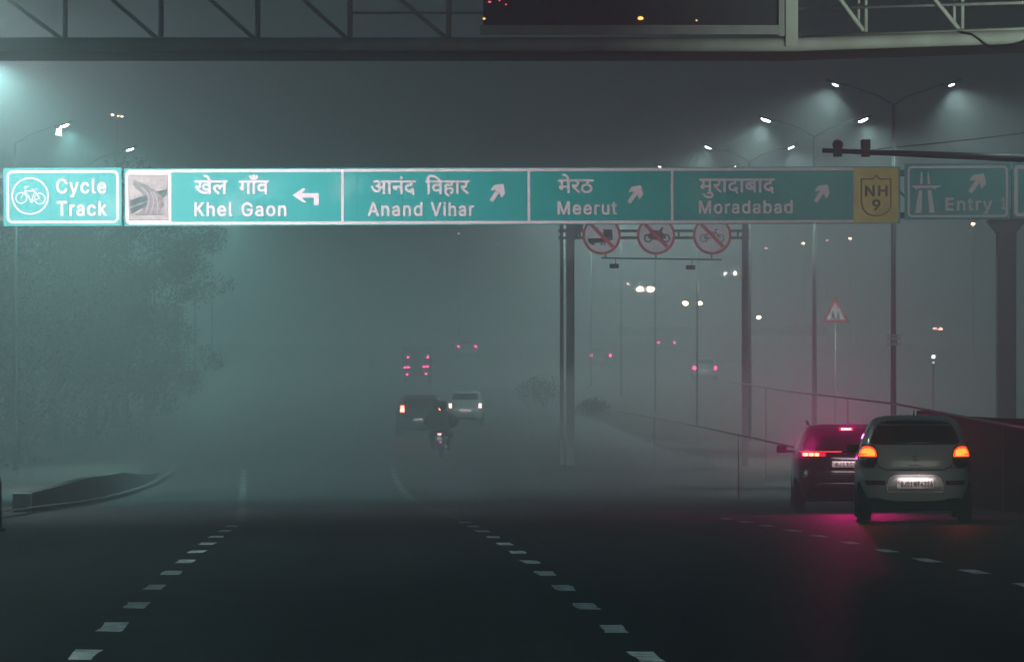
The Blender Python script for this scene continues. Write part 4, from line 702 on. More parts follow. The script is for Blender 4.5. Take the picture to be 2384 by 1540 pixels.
wall('left_median_wall', pts, 0.16, mat('dark_wall', (0.035, 0.036, 0.036), 0.9, var=.4, scale=2), 'low dark median wall rising away at the left with a slightly paler top edge', 'wall', mat('worn_coping', (0.09, 0.09, 0.085), 0.9, var=.5, scale=3))
o = tag(MB().box(-0.16, 0.16, -0.05, 0.05, 0, 0.34).build('painted_end_block', M_KERB, None, (rx(-5.35, 79.7), 79.7, zroad(79.7) - 0.02), bevel=0.02), 'pale painted block at the near end of the left median wall', 'kerb block')
pts = [(P(0, 0, d).x - 0.4 + (d - 60) * 0.0, d, zroad(d) - 0.1, zroad(d) + 0.16) for d in range(70, 79)]
strip('kerb_left', lambda d: -5.15, lambda d: -5.0, list(range(60, 180, 4)), 0.10, mat('dark_kerb', (0.05, 0.05, 0.05), 0.9, var=.4))
def guard_rail(name, pts, label):
    """pts: pixel x, pixel y, distance of the rail line"""
    P3 = []
    for (x0, y0, d0), (x1, y1, d1) in zip(pts, pts[1:]):
        for i in range(6): t = i / 6; d = 1 / ((1 - t) / d0 + t / d1); P3.append(P(x0 + (x1 - x0) * t, y0 + (y1 - y0) * t, d))
    P3.append(P(*pts[-1])); O = Vector((P3[0].x, P3[0].y, zroad(P3[0].y))); o = empty(name, O, 0, label, 'guard rail')
    b = MB(); prev = None
    for p_ in P3:
        q_ = p_ - O; v = [b.bm.verts.new(q_ + Vector(e)) for e in ((0, 0, -.03), (-.015, 0, -.02), (0, 0, -.01), (-.015, 0, 0), (0, 0, 0.01), (.02, 0, 0.01), (.02, 0, -.03))]
        if prev:
            for i in range(7): b.bm.faces.new((prev[i], prev[(i + 1) % 7], v[(i + 1) % 7], v[i]))
        prev = v
    b.build('rail', M_RAIL, o)
    for p_ in P3[3::6]:
        q_ = p_ - O; b = MB(); b.box(q_.x + .03, q_.x + .048, q_.y - .02, q_.y + .02, zroad(p_.y) - O.z - .1, q_.z + .02); b.build('post', M_DKSTEEL, o)
M_RAIL = mat('dull_rail', (0.42, 0.42, 0.41), 0.6, metal=0.2, var=0.2)
guard_rail('guard_rail', [(1440, 956, 160), (1600, 985, 122), (1830, 1035, 95), (1900, 1052, 89)], 'low guard rail fading into the haze left of the dark SUV')
guard_rail('guard_rail', [(1700, 888, 160), (1860, 912, 118), (2080, 938, 95), (2240, 968, 84), (2420, 1000, 75)], 'higher guard rail sloping down behind the silver hatchback roof')
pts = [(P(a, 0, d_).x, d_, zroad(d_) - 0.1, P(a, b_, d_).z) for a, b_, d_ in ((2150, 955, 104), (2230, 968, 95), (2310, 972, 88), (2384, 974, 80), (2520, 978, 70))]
wall('side_wall', pts, 0.3, mat('unlit_black_concrete', (0.004, 0.004, 0.004), 1.0, spec=0.0, var=.3, scale=2), 'dark side wall at the right edge beyond the silver hatchback', 'wall')  # near-black colour stands in for the unlit dark at this edge
# bushes where the carriageways part
M_LEAF = mat('leaf', (0.038, 0.060, 0.03), 0.7, var=0.5, scale=3.0)
M_BARK = mat('bark', (0.09, 0.07, 0.05), 0.9, var=0.3, scale=6, bump=0.5)
def leaves(b, c, r, n, size, rnd):
    for _ in range(n):
        while True:
            v = Vector((rnd.uniform(-1, 1), rnd.uniform(-1, 1), rnd.uniform(-1, 1)))
            if 0.35 < v.length < 1: break
        p = Vector(c) + Vector((v.x * r[0], v.y * r[1], v.z * r[2]))
        a = Vector((rnd.gauss(0, 1), rnd.gauss(0, 1), rnd.gauss(0, 1))).normalized(); q = a.orthogonal().normalized(); w = a.cross(q)
        s_ = size * rnd.uniform(0.6, 1.5)
        b.face([p - q * s_, p + w * s_ * 0.45, p + q * s_, p - w * s_ * 0.45])
def tree(px, d, ytop, rad, label, seed, name='roadside_tree', lean=0.0):
    rnd = random.Random(seed); x = (px - CX) / K(d); z0 = zroad(d); H = P(0, ytop, d).z - z0
    o = empty(name, (x, d, z0), 0, label, 'tree', 'trees on the left verge')
    b = MB(); tips = []
    b.tube([(0, 0, -0.3), (0.1 * lean, 0.05, H * 0.25), (0.3 * lean, 0, H * 0.5), (0.5 * lean, 0, H * 0.8)], [0.22, 0.17, 0.12, 0.04], 8)
    for i in range(11):
        a = i * 2.4 + rnd.random(); t = 0.16 + 0.065 * i; s = Vector((0.4 * lean * t, 0, H * t)); L = rad * rnd.uniform(0.65, 1.0)
        e = s + Vector((math.cos(a) * L, math.sin(a) * L, H * rnd.uniform(0.04, 0.2))); m_ = (s + e) / 2 + Vector((0, 0, 0.2)); tips += [m_, e]
        b.tube([s, m_, e], [0.07, 0.045, 0.015], 6)
    tips.append(Vector((0.5 * lean, 0, H * 0.86)))
    b.build('trunk', M_BARK, o)
    b = MB()
    for tpt in tips:
        for _ in range(4):
            c = tpt + Vector((rnd.gauss(0, .3), rnd.gauss(0, .3), rnd.gauss(0, .3))) * rad * 0.42; c.z = min(c.z, H - 0.5)
            rr = rad * rnd.uniform(0.18, 0.36); leaves(b, c, (rr, rr, rr * 0.75), 150, 0.075, rnd)
    b.build('crown', M_LEAF, o, fix=False); return o
tree(-30, 150, 585, 3.0, 'dark tree at the left edge below the Cycle Track sign', 1)
tree(215, 182, 374, 3.2, 'tallest left tree whose lit top shows over the Cycle Track sign', 2)
tree(345, 215, 520, 3.0, 'tree with pale lit leaves below the picture end of the board', 3)
tree(130, 176, 560, 3.1, 'dark tree between the edge tree and the tall tree', 4)
tree(270, 205, 600, 3.0, 'lower tree in front of the left haze', 5)
tree(20, 195, 500, 3.4, 'broad tree far back at the left edge', 6)
def shrub(px, d, w, h, label, seed):
    rnd = random.Random(seed); o = empty('shrub', ((px - CX) / K(d), d, zroad(d)), 0, label, 'shrub', None)
    b = MB()
    for _ in range(9): leaves(b, (rnd.uniform(-w, w) * 0.6, rnd.uniform(-.4, .4), h * rnd.uniform(.3, .7)), (w * .45, w * .4, h * .35), 90, 0.07, rnd)
    b.build('foliage', M_LEAF, o, fix=False); b = MB()
    for i in range(4): b.tube([(0, 0, -0.1), (rnd.uniform(-w, w) * .4, 0, h * .5)], 0.02, 5)
    b.build('stem', M_BARK, o)
shrub(1268, 240, 1.7, 1.7, 'dark bush at the foot of the roundel gantry post', 11)
shrub(1378, 225, 1.1, 0.9, 'small dark bush right of the roundel gantry post', 12)
for i, (px, d, w, h) in enumerate(((60, 150, 2.4, 2.2), (-10, 140, 2.2, 2.2), (190, 165, 2.6, 2.3))):
    shrub(px, d, w, h, ('bush behind the left median wall', 'bush at the left edge behind the median wall', 'tallest bush beyond the left median wall')[i], 20 + i)
# black bollard cut by the left frame edge
p = onroad(1, 60.0); o = empty('bollard', (p.x - 0.03, 60.0, p.z), 0, 'black bollard cut by the left edge of the road', 'bollard')
b = MB(); b.tube([(0, 0, 0), (0, 0, 0.62), (0, 0, 0.68)], [0.05, 0.045, 0.03], 12); b.build('post', M_BLACK, o)
b = MB(); b.tube([(0, 0, 0.005), (0, 0, 0.04)], 0.09, 12); b.build('foot', M_BLACK, o)

# ---------------------------------------------------------------- vehicles
HATCH = dict(W=1.655, H=1.52, L=3.6, n=4.5, prof=[  # z, half width, rear y, front y
    (.24, .70, .16, 3.40), (.31, .77, .08, 3.50), (.40, .805, .03, 3.56), (.50, .822, .0, 3.6), (.62, .827, .0, 3.6), (.70, .825, .05, 3.57), (.76, .825, .08, 3.5), (.88, .822, .085, 3.35),
    (.96, .812, .10, 3.0), (1.02, .79, .12, 2.75), (1.10, .765, .15, 2.55), (1.20, .725, .21, 2.35), (1.30, .68, .27, 2.12), (1.38, .645, .33, 1.95), (1.44, .605, .42, 1.80), (1.485, .54, .58, 1.6), (1.51, .42, .80, 1.4), (1.52, .22, 1.0, 1.2)])
SUVP = dict(W=1.79, H=1.49, L=4.2, n=5.0, prof=[
    (.24, .80, .12, 4.05), (.30, .85, .05, 4.12), (.42, .885, .0, 4.18), (.55, .895, .0, 4.2), (.64, .895, .03, 4.2), (.70, .892, .08, 4.15), (.82, .89, .085, 4.05), (.92, .885, .07, 3.8),
    (1.0, .865, .08, 3.3), (1.06, .84, .11, 3.05), (1.15, .80, .17, 2.8), (1.26, .755, .25, 2.5), (1.35, .71, .32, 2.3), (1.42, .67, .38, 2.15), (1.46, .62, .50, 2.0), (1.485, .50, .70, 1.8), (1.49, .3, .9, 1.5)])
M_GLASS = mat('car_glass', (0.010, 0.011, 0.013), 0.08, spec=0.6, coat=0.3)
M_RIM = mat('alloy_rim', (0.35, 0.35, 0.36), 0.35, metal=0.8)
M_PLATE = mat('number_plate_white', (0.85, 0.78, 0.80), 0.5)
M_PTXT = mat('plate_ink', (0.03, 0.02, 0.03), 0.5)
M_CHROME = mat('chrome', (0.6, 0.6, 0.62), 0.15, metal=1.0)
M_REFL = mat('red_reflector', (0.35, 0.005, 0.04), 0.3, coat=0.5)
M_SEAMC = mat('panel_gap', (0.006, 0.006, 0.006), 0.7)
class Car:
    def __init__(s, name, spec, paint, loc, label, cat='car', group=None, rz=0.0, sc=1.0, wheels=True):
        s.p = spec['prof']; s.n = spec['n']; s.o = empty(name, loc, rz, label, cat, group); s.o.scale = (sc, sc, sc); s.L = spec['L']; s.paint = paint
        s.body(); s.spec = spec
        if wheels: s.wheels()
    def at(s, z):
        p = s.p
        if z <= p[0][0]: return p[0][1:]
        for a, b in zip(p, p[1:]):
            if z <= b[0]:
                t = (z - a[0]) / (b[0] - a[0]); return tuple(a[i] + (b[i] - a[i]) * t for i in (1, 2, 3))
        return p[-1][1:]
    def rear(s, x, z):
        W, yr, yf = s.at(z); c = (yr + yf) / 2; B = (yf - yr) / 2
        return c - B * max(0, 1 - min(1, abs(x) / W) ** s.n) ** (1 / s.n)
    def side(s, y, z):
        W, yr, yf = s.at(z); c = (yr + yf) / 2; B = (yf - yr) / 2
        return W * max(0, 1 - min(1, abs((y - c) / B)) ** s.n) ** (1 / s.n)
    def body(s):
        b = MB(); N = 72; prev = None; zs = []
        for a, c in zip(s.p, s.p[1:]):
            m = max(1, round((c[0] - a[0]) / 0.03)); zs += [a[0] + (c[0] - a[0]) * i / m for i in range(m)]
        zs.append(s.p[-1][0])
        for z in zs:
            W, yr, yf = s.at(z); c = (yr + yf) / 2; B = (yf - yr) / 2; ring = []
            for i in range(N):
                t = 2 * math.pi * i / N; ct, st = math.cos(t), math.sin(t); e = 2 / s.n
                ring.append(b.bm.verts.new((W * math.copysign(abs(ct) ** e, ct), c + B * math.copysign(abs(st) ** e, st), z)))
            if prev:
                for i in range(N): b.bm.faces.new((prev[i], prev[(i + 1) % N], ring[(i + 1) % N], ring[i])).smooth = True
            else: b.bm.faces.new(ring)
            prev = ring
        b.bm.faces.new(prev).smooth = True
        b.build('body', s.paint, s.o)
    def patch(s, name, m, rows, off=0.006, nx=14, parent=None, depth=0.0):
        """rows: (z, x0, x1) on the rear face; builds a skin that follows the body, off metres proud, with a rim"""
        b = MB(); g = []; full = []
        for a, c in zip(rows, rows[1:]):
            n = max(1, int(abs(c[0] - a[0]) / 0.03)); full += [tuple(a[k] + (c[k] - a[k]) * i / n for k in range(3)) for i in range(n)]
        full.append(rows[-1])
        for lay in (off, -0.02 - depth):
            g.append([[b.bm.verts.new((x0 + (x1 - x0) * i / nx, s.rear(x0 + (x1 - x0) * i / nx, z) - lay, z)) for i in range(nx + 1)] for z, x0, x1 in full])
        A, Bk = g
        for r in range(len(full) - 1):
            for i in range(nx): b.bm.faces.new((A[r][i], A[r][i + 1], A[r + 1][i + 1], A[r + 1][i])).smooth = True
            for i in (0, nx): b.bm.faces.new((A[r][i], A[r + 1][i], Bk[r + 1][i], Bk[r][i]))
        for r in (0, len(full) - 1):
            for i in range(nx): b.bm.faces.new((A[r][i], A[r][i + 1], Bk[r][i + 1], Bk[r][i]))
        return b.build(name, m, parent or s.o)
    def lines(s, name, m, pts, w=0.008, off=0.001):
        b = MB(); full = []
        for a, c in zip(pts, pts[1:]):
            n = max(1, int(math.hypot(c[0] - a[0], c[1] - a[1]) / 0.05)); full += [(a[0] + (c[0] - a[0]) * i / n, a[1] + (c[1] - a[1]) * i / n) for i in range(n)]
        full.append(pts[-1]); b.tube([(x, s.rear(x, z) - off, z) for x, z in full], w, 6); return b.build(name, m, s.o)
    def sidewin(s, z0, z1_, y0, y1):
        for sg in (-1, 1):
            b = MB(); rows = []
            for j in range(6):
                z = z0 + (z1_ - z0) * j / 5; sh = (z - z0) * 0.9
                rows.append([b.bm.verts.new((sg * (s.side(y0 + sh * .5 + (y1 - y0 - sh * 1.3) * i / 16, z) + 0.006), y0 + sh * .5 + (y1 - y0 - sh * 1.3) * i / 16, z)) for i in range(17)])
            for j in range(5):
                for i in range(16): b.bm.faces.new((rows[j][i], rows[j][i + 1], rows[j + 1][i + 1], rows[j + 1][i])).smooth = True
            b.build('side_window', M_GLASS, s.o)
    def wheels(s, r=0.29, w=0.20, track=None, yb=(0.62, 3.0)):
        tr = (track or s.spec['W'] / 2 - 0.06) if hasattr(s, 'spec') else s.p[4][1] - 0.06
        for y in (yb[0], s.L - 0.75):
            for sg in (-1, 1):
                x = sg * (tr - w / 2 + 0.05)
                wv = empty('wheel', (x, y, r), 0); wv.parent = s.o
                b = MB(); pr = [(-w / 2, r * 0.62), (-w / 2, r * 0.93), (-w * 0.36, r), (w * 0.36, r), (w / 2, r * 0.93), (w / 2, r * 0.62)]
                n = 28; rg = [[b.bm.verts.new((px, q * math.cos(2 * math.pi * i / n), q * math.sin(2 * math.pi * i / n))) for i in range(n)] for px, q in pr]
                for a, c in zip(rg, rg[1:] + rg[:1]):
                    for i in range(n): b.bm.faces.new((a[i], a[(i + 1) % n], c[(i + 1) % n], c[i])).smooth = True
                b.build('tyre', M_RUBBER, wv)
                b = MB(); b.tube([(sg * w * 0.1, 0, 0), (sg * w * 0.44, 0, 0)], r * 0.6, 20)
                for i in range(5):
                    t = 2 * math.pi * i / 5; b.bar((sg * w * 0.47, 0, 0), (sg * w * 0.47, r * 0.58 * math.cos(t), r * 0.58 * math.sin(t)), 0.02, 0.05)
                b.build('rim', M_RIM, wv)
        b = MB(); b.box(-tr + 0.1, tr - 0.1, yb[0] + 0.0, s.L - 0.9, 0.20, 0.30); b.bar((-tr + .05, yb[0], r), (tr - .05, yb[0], r), 0.07); b.build('underbody', M_BLACK, s.o)
    def plate(s, z0, z1_, hw, txt, parent_off=0.03, hide=None):
        y = s.rear(0, (z0 + z1_) / 2) - parent_off
        b = MB(); b.box(-hw, hw, y, y + 0.012, z0, z1_); p = b.build('number_plate', M_PLATE, s.o, bevel=0.003)
        b = MB(); put_text(b, text_geo(txt, 60, 30), -hw + hw * 0.2, hw * 0.94, z0 + (z1_ - z0) * 0.2, z1_ - (z1_ - z0) * 0.2, y - 0.004, 0, 509, 0.0035)
        b.box(-hw * 0.94, -hw * 0.86, y - 0.004, y - 0.001, z1_ - (z1_ - z0) * .42, z1_ - (z1_ - z0) * .28)
        b.build('plate_lettering', M_PTXT, p)
    def mirror(s, z, x, y=None):
        y = y or s.L * 0.66
        for sg in (-1, 1):
            b = MB(); b.box(sg * x - 0.09, sg * x + 0.09, y - 0.05, y + 0.05, z - 0.06, z + 0.07); b.bar((sg * (x - .2), y, z - 0.03), (sg * (x - 0.05), y, z - 0.03), 0.04)
            b.build('wing_mirror', M_BLACK, s.o, bevel=0.03)
def tail_light(o, loc, power, col, rot=(R(90), 0, 0), spot=165, size=0.04):
    l = bpy.data.lights.new('tail_lamp_light', 'SPOT'); l.energy = power; l.color = col; l.spot_size = R(spot); l.spot_blend = 0.6; l.shadow_soft_size = size
    lo = bpy.data.objects.new('tail_lamp_light', l); C.objects.link(lo); lo.parent = o; lo.location = loc; lo.rotation_euler = rot
def tail_glow(o, loc, power, col, turn=0):
    tail_light(o, loc, power, col, rot=(-R(90 + 40), 0, R(turn)), spot=128)
RED = (1.0, 0.008, 0.27)

def plate_light(c, z, p_, y=None):
    l = bpy.data.lights.new('plate_lamp_light', 'AREA'); l.energy = p_; l.color = (1, .82, .82); l.shape = 'RECTANGLE'; l.size = .5; l.size_y = .02
    lo = bpy.data.objects.new('plate_lamp_light', l); C.objects.link(lo); lo.parent = getattr(c, 'o', c); lo.location = (0, (c.rear(0, z) if y is None else y) - 0.10, z); lo.rotation_euler = (R(32), 0, 0)
# near silver hatchback
PAINT1 = mat('silver_paint', (0.55, 0.56, 0.54), 0.34, metal=0.1, coat=0.6)
dn = 67.5; p = onroad(2131, dn)
c = Car('hatchback', HATCH, PAINT1, (p.x, dn, p.z), 'silver hatchback at right with glowing orange tail lamps, plate GJ01WF4326', rz=R(-3.2))
c.sidewin(1.03, 1.36, 0.55, 2.9)
win = [(1.115, -.600, .600), (1.135, -.625, .625), (1.20, -.605, .605), (1.30, -.565, .565), (1.37, -.525, .525), (1.405, -.48, .48), (1.425, -.38, .38), (1.433, -.2, .2)]
c.patch('rear_window', M_GLASS, win, 0.004, 24)
c.lines('window_seal', M_BLACK, [(-.60, 1.11), (-.63, 1.135), (-.61, 1.2), (-.57, 1.3), (-.53, 1.37), (-.48, 1.41), (-.38, 1.43), (-.2, 1.438), (.2, 1.438), (.38, 1.43), (.48, 1.41), (.53, 1.37), (.57, 1.3), (.61, 1.2), (.63, 1.135), (.60, 1.11), (-.6, 1.11)], 0.012)
c.lines('tailgate_seam', M_SEAMC, [(-.60, 1.09), (-.56, .86), (-.50, .78), (-.40, .735), (.40, .735), (.50, .78), (.56, .86), (.60, 1.09)], 0.007, 0.0)
c.lines('bumper_seam', M_SEAMC, [(-.79, .76), (-.58, .77), (-.50, .775)], 0.005, 0.0); c.lines('bumper_seam', M_SEAMC, [(.79, .76), (.58, .77), (.50, .775)], 0.005, 0.0)
M_ORL = mat('tail_lens_red', (0.5, 0.03, 0.01), 0.3, emit=(1.0, 0.07, 0.015), es=2.0, sample=False)
M_ORI = mat('tail_lens_core', (0.6, 0.3, 0.05), 0.3, emit=(1.0, 0.42, 0.05), es=2.1, sample=False)
M_LOWL = mat('tail_lens_unlit', (0.10, 0.02, 0.03), 0.12, coat=1.0)
for sg in (-1, 1):
    f = lambda z, a, b_: (z, min(sg * a, sg * b_), max(sg * a, sg * b_))
    hs = c.patch('tail_lamp', M_BLACK, [f(.775, .60, .72), f(.80, .565, .775), f(.88, .535, .808), f(1.0, .535, .79), f(1.06, .56, .765), f(1.09, .61, .74)], 0.010)
    c.patch('lit_lens', M_ORL, [f(.925, .545, .800), f(.96, .545, .797), f(1.02, .56, .778), f(1.06, .60, .755), f(1.078, .645, .72)], 0.016, parent=hs)
    c.patch('lamp_core', M_ORI, [f(.938, .575, .775), f(.98, .57, .765), f(1.02, .59, .75), f(1.045, .63, .72)], 0.020, parent=hs)
    c.patch('unlit_lens', M_LOWL, [f(.79, .60, .73), f(.82, .56, .78), f(.915, .548, .800)], 0.014, parent=hs)
    c.patch('reflector', M_BLACK, [f(.525, .44, .70), f(.545, .43, .71), f(.575, .43, .71), f(.59, .44, .70)], 0.006)
    c.patch('reflector_lens', M_REFL, [f(.54, .49, .67), f(.572, .49, .67)], 0.012)
    tail_glow(c.o, (sg * .66, -0.02, 1.0), TAIL_W * 0.04, (1.0, 0.10, 0.03))
# plate recess: a raised lip with a darker pocket
c.lines('plate_recess_lip', PAINT1, [(-.40, .42), (-.41, .52), (-.37, .62), (-.30, .665), (0, .672), (.30, .665), (.37, .62), (.41, .52), (.40, .42), (-.40, .42)], 0.014)
c.patch('plate_recess', mat('silver_paint_recess', (0.5, 0.51, 0.5), 0.4), [(.43, -.385, .385), (.55, -.385, .385), (.64, -.31, .31)], -0.004)
c.plate(.475, .605, .262, 'GJ01WF4326')
plate_light(c, .652, 1.0)
b = MB(); b.box(-.66, .66, .10, .9, .15, .335); b.build('lower_valance', M_RUBBER, c.o, bevel=.03)
c.lines('tailgate_handle', M_CHROME, [(-.09, .80), (0, .805), (.09, .80)], 0.008, 0.004)
b = MB(); e = c.rear(0, .90) - 0.012; b.tube([(.035, e, .935), (-.01, e, .945), (-.035, e, .925), (.0, e, .905), (.035, e, .885), (.01, e, .865), (-.035, e, .875)], .007, 6); b.build('badge', M_CHROME, c.o)
c.mirror(1.02, .85, 2.3)
b = MB(); b.tube([(0, .75, 1.49), (0, .68, 1.60)], [.012, .004], 6); b.build('roof_antenna', M_BLACK, c.o)
b = MB(); b.box(-.35, .35, .9, 1.2, 1.0, 1.22); b.sphere((-.33, 1.0, 1.25), .12, (1, .8, 1.1)); b.sphere((.33, 1.9, 1.28), .12, (1, .8, 1.1)); b.build('seat_backs', M_BLACK, c.o)

# dark SUV
PAINT2 = mat('dark_paint', (0.045, 0.042, 0.05), 0.3, metal=0.3, coat=0.8)
ds = 80.3; p = onroad(1971, ds)
c = Car('compact_suv', SUVP, PAINT2, (p.x, ds, p.z), 'dark SUV braking beside the silver hatchback, with a red light bar', rz=R(-2.4))
c.sidewin(1.06, 1.38, 0.5, 3.2)
c.patch('rear_window', M_GLASS, [(1.065, -.70, .70), (1.09, -.73, .73), (1.2, -.68, .68), (1.3, -.62, .62), (1.345, -.585, .585)], 0.004, 24)
c.patch('roof_spoiler', PAINT2, [(1.36, -.60, .60), (1.40, -.62, .62), (1.44, -.58, .58)], 0.10, 20)
c.lines('window_seal', M_BLACK, [(-.70, 1.06), (-.735, 1.09), (-.685, 1.2), (-.62, 1.3), (-.585, 1.35), (.585, 1.35), (.62, 1.3), (.685, 1.2), (.735, 1.09), (.70, 1.06)], 0.012)
M_BAR = mat('light_bar_red', (0.5, 0.01, 0.02), 0.3, emit=(1.0, 0.035, 0.05), es=2.2, sample=False)
M_BLK = mat('light_block', (0.6, 0.3, 0.1), 0.3, emit=(1.0, 0.62, 0.20), es=5.0, sample=False)
M_BRK = mat('brake_lens', (0.6, 0.3, 0.3), 0.3, emit=(1.0, 0.55, 0.50), es=4.5, sample=False)
M_HALO = mat('lamp_halo_red', (0.4, 0.01, 0.03), 0.35, emit=(1.0, 0.015, 0.08), es=1.3, sample=False)  # red bloom round the lamps put into a glowing surround
bar_ = c.patch('light_bar', M_BAR, [(1.010, -.79, -.085), (1.028, -.79, -.085)], 0.016, 30)
c.patch('light_bar', M_BAR, [(1.010, .15, .79), (1.028, .15, .79)], 0.016, 30)
for sg in (-1, 1):
    f = lambda z, a, b_: (z, min(sg * a, sg * b_), max(sg * a, sg * b_))
    hs = c.patch('tail_lamp', M_HALO, [f(.935, .36, .74), f(.95, .35, .76), f(1.0, .35, .77)], 0.010, 16)
    for x0, x1 in ((.655, .735), (.56, .635), (.465, .54)):
        c.patch('lit_block', M_BLK, [f(.948, x0 + .008, x1 - .008), f(.958, x0, x1), f(.994, x0, x1)], 0.017, 6, parent=hs)
    c.patch('reflector', M_REFL, [f(.545, .685, .705), f(.615, .675, .735)], 0.010, 4)
    tail_glow(c.o, (sg * .58, -0.10, .97), TAIL_W * (1.0 if sg < 0 else 0.25), RED, turn=-48 if sg < 0 else 0)
b = MB(); yb = c.rear(0, 1.40) - .135; b.box(-.09, .09, yb, yb + .03, 1.385, 1.42); b.build('high_brake_lamp', M_BRK, c.o, bevel=0.01)
b = MB(); b.box(-.125, .125, yb + .005, yb + .033, 1.372, 1.433); b.build('brake_lamp_halo', M_HALO, c.o, bevel=0.01)
tail_glow(c.o, (0, yb - .10, 1.40), TAIL_W * 0.8, RED)
c.plate(.755, .855, .245, 'GJ13CB7'); plate_light(c, .90, 0.8)
c.lines('plate_bar', M_CHROME, [(-.22, .895), (.22, .895)], 0.010, 0.006)
c.lines('tailgate_seam', M_SEAMC, [(-.66, .93), (-.60, .72), (-.55, .66), (.55, .66), (.60, .72), (.66, .93)], 0.007, 0.0)
M_SKID = mat('skid_plate', (0.30, 0.29, 0.30), 0.4, metal=0.4)
c.patch('skid_plate', M_SKID, [(.40, -.50, .50), (.43, -.56, .56), (.49, -.46, .46)], 0.014, 18)
b = MB(); b.box(-.70, .70, .04, .9, .17, .37); b.build('lower_valance', M_BLACK, c.o, bevel=.03)
b = MB(); b.box(-.06, .06, c.rear(0, 1.03) - .05, c.rear(0, 1.03), 1.01, 1.07); b.build('wiper_motor', M_BLACK, c.o, bevel=.01)
b = MB(); b.bar((0, c.rear(0, 1.05) - .03, 1.05), (.38, c.rear(.38, 1.09) - .02, 1.09), .015); b.build('wiper', M_BLACK, c.o)
c.mirror(1.03, 1.06)
for sg in (-1, 1):
    b = MB(); b.tube([(sg * .62, .8, 1.47), (sg * .64, 1.0, 1.53), (sg * .64, 2.2, 1.54), (sg * .62, 2.4, 1.48)], .014, 6); b.build('roof_rail', M_BLACK, c.o)

# two middle cars
PAINT3 = mat('white_paint', (0.75, 0.75, 0.72), 0.3, coat=0.6)
dm = 190.0; p = onroad(978, dm)
M_TR = mat('tail_lens_hot', (0.6, 0.1, 0.1), 0.3, emit=(1.0, 0.20, 0.12), es=em(6, 190), sample=False)
M_TRH = mat('tail_lens_edge', (0.5, 0.02, 0.04), 0.3, emit=(1.0, 0.02, 0.05), es=em(1.3, 190), sample=False)
M_TW = mat('tail_lens_pale', (0.6, 0.3, 0.3), 0.3, emit=(1.0, 0.70, 0.66), es=em(1.6, 211), sample=False)
def small_car(name, spec, paint, loc, label, lz, lx, lw, lh, lens, sc=1.0, group=None, glow=0, halo=None, plate=True, cat='car', rz=0.0):
    c = Car(name, spec, paint, loc, label, cat, group, rz, sc)
    zt = spec['H']; c.patch('rear_window', M_GLASS, [(zt * .72, -.64, .64), (zt * .8, -.60, .60), (zt * .90, -.52, .52)], 0.004, 14)
    c.sidewin(zt * .72, zt * .90, 0.6, spec['L'] - 1.0)
    for sg in (-1, 1):
        a, b_ = sorted((sg * (lx - lw), sg * (lx + lw)))
        hs = c.patch('tail_lamp', halo or lens, [(lz - lh * 1.25, a - .01, b_ + .01), (lz + lh * 1.25, a - .01, b_ + .01)], 0.012, 6)
        c.patch('lit_lens', lens, [(lz - lh, a + lw * .2, b_ - lw * .2), (lz - lh * .5, a, b_), (lz + lh * .5, a + lw * .2, b_ - lw * .2), (lz + lh, a + lw * .5, b_ - lw * .5)], 0.02, 6, parent=hs)
        if glow: tail_glow(c.o, (sg * lx, -.25, lz), glow, RED)
    if plate:
        y = c.rear(0, .6) - .03; b = MB(); b.box(-.25, .25, y, y + .012, .52, .64); b.build('number_plate', M_PLATE, c.o); plate_light(c, .68, 0.6)
    c.patch('lower_valance', M_BLACK, [(.24, -.60, .60), (.34, -.68, .68)], 0.006, 12)
    return c
c = small_car('dark_van', SUVP, PAINT2, (p.x, dm, p.z), 'dim dark van left of the motorcycle with one hot red tail lamp showing', .98, .64, .075, .11, M_TR, 1.13, glow=TAIL_W * 0.12, halo=M_TRH)
dm = 211.0; p = onroad(1083, dm)
c = small_car('white_car', HATCH, PAINT3, (p.x, dm, p.z), 'white hatchback ahead of the motorcycle, in the haze', .84, .65, .055, .08, M_TW, 1.03)

# far traffic showing as lamp pairs
M_FT = mat('far_tail_lens', (0.5, 0.02, 0.05), 0.3, emit=(1.0, 0.03, 0.22), es=em(1.6, 350), sample=False)
M_FT2 = mat('far_tail_lens_strong', (0.5, 0.02, 0.05), 0.3, emit=(1.0, 0.05, 0.24), es=em(1.8, 300), sample=False)
M_FH = mat('far_headlamp', (0.9, 0.8, 0.7), 0.3, emit=(1.0, 0.74, 0.56), es=70.0, sample=False)
M_FH2 = mat('far_headlamp_red', (0.9, 0.5, 0.4), 0.3, emit=(1.0, 0.42, 0.30), es=20.0, sample=False)
FG = 'far cars seen only by their tail lamps'
for px, py, d, sep, paint, lb in ((1087.5, 806, 375, 41, PAINT3, 'far car above the white hatchback, two pink tail lamps'), (1399, 818, 342, 45, PAINT2, 'far car right of the roundel gantry post, pink curved tail lamps'),
                             (1552, 797, 405, 38, PAINT2, 'farthest tail lamp pair between the gantry posts'), (1642, 856, 308, 50, PAINT3, 'nearest far tail lamp pair, lowest one left of the right gantry post')):
    z = P(px, py, d).z - 0.88
    small_car('far_car', HATCH, paint, ((px - CX) / K(d), d, zroad(d) + 0.005), lb, z + 0.88 - zroad(d) if 0.7 < z + 0.88 - zroad(d) < 1.1 else 0.88, sep / 2 / K(d), .10, .085, M_FT, group=FG)
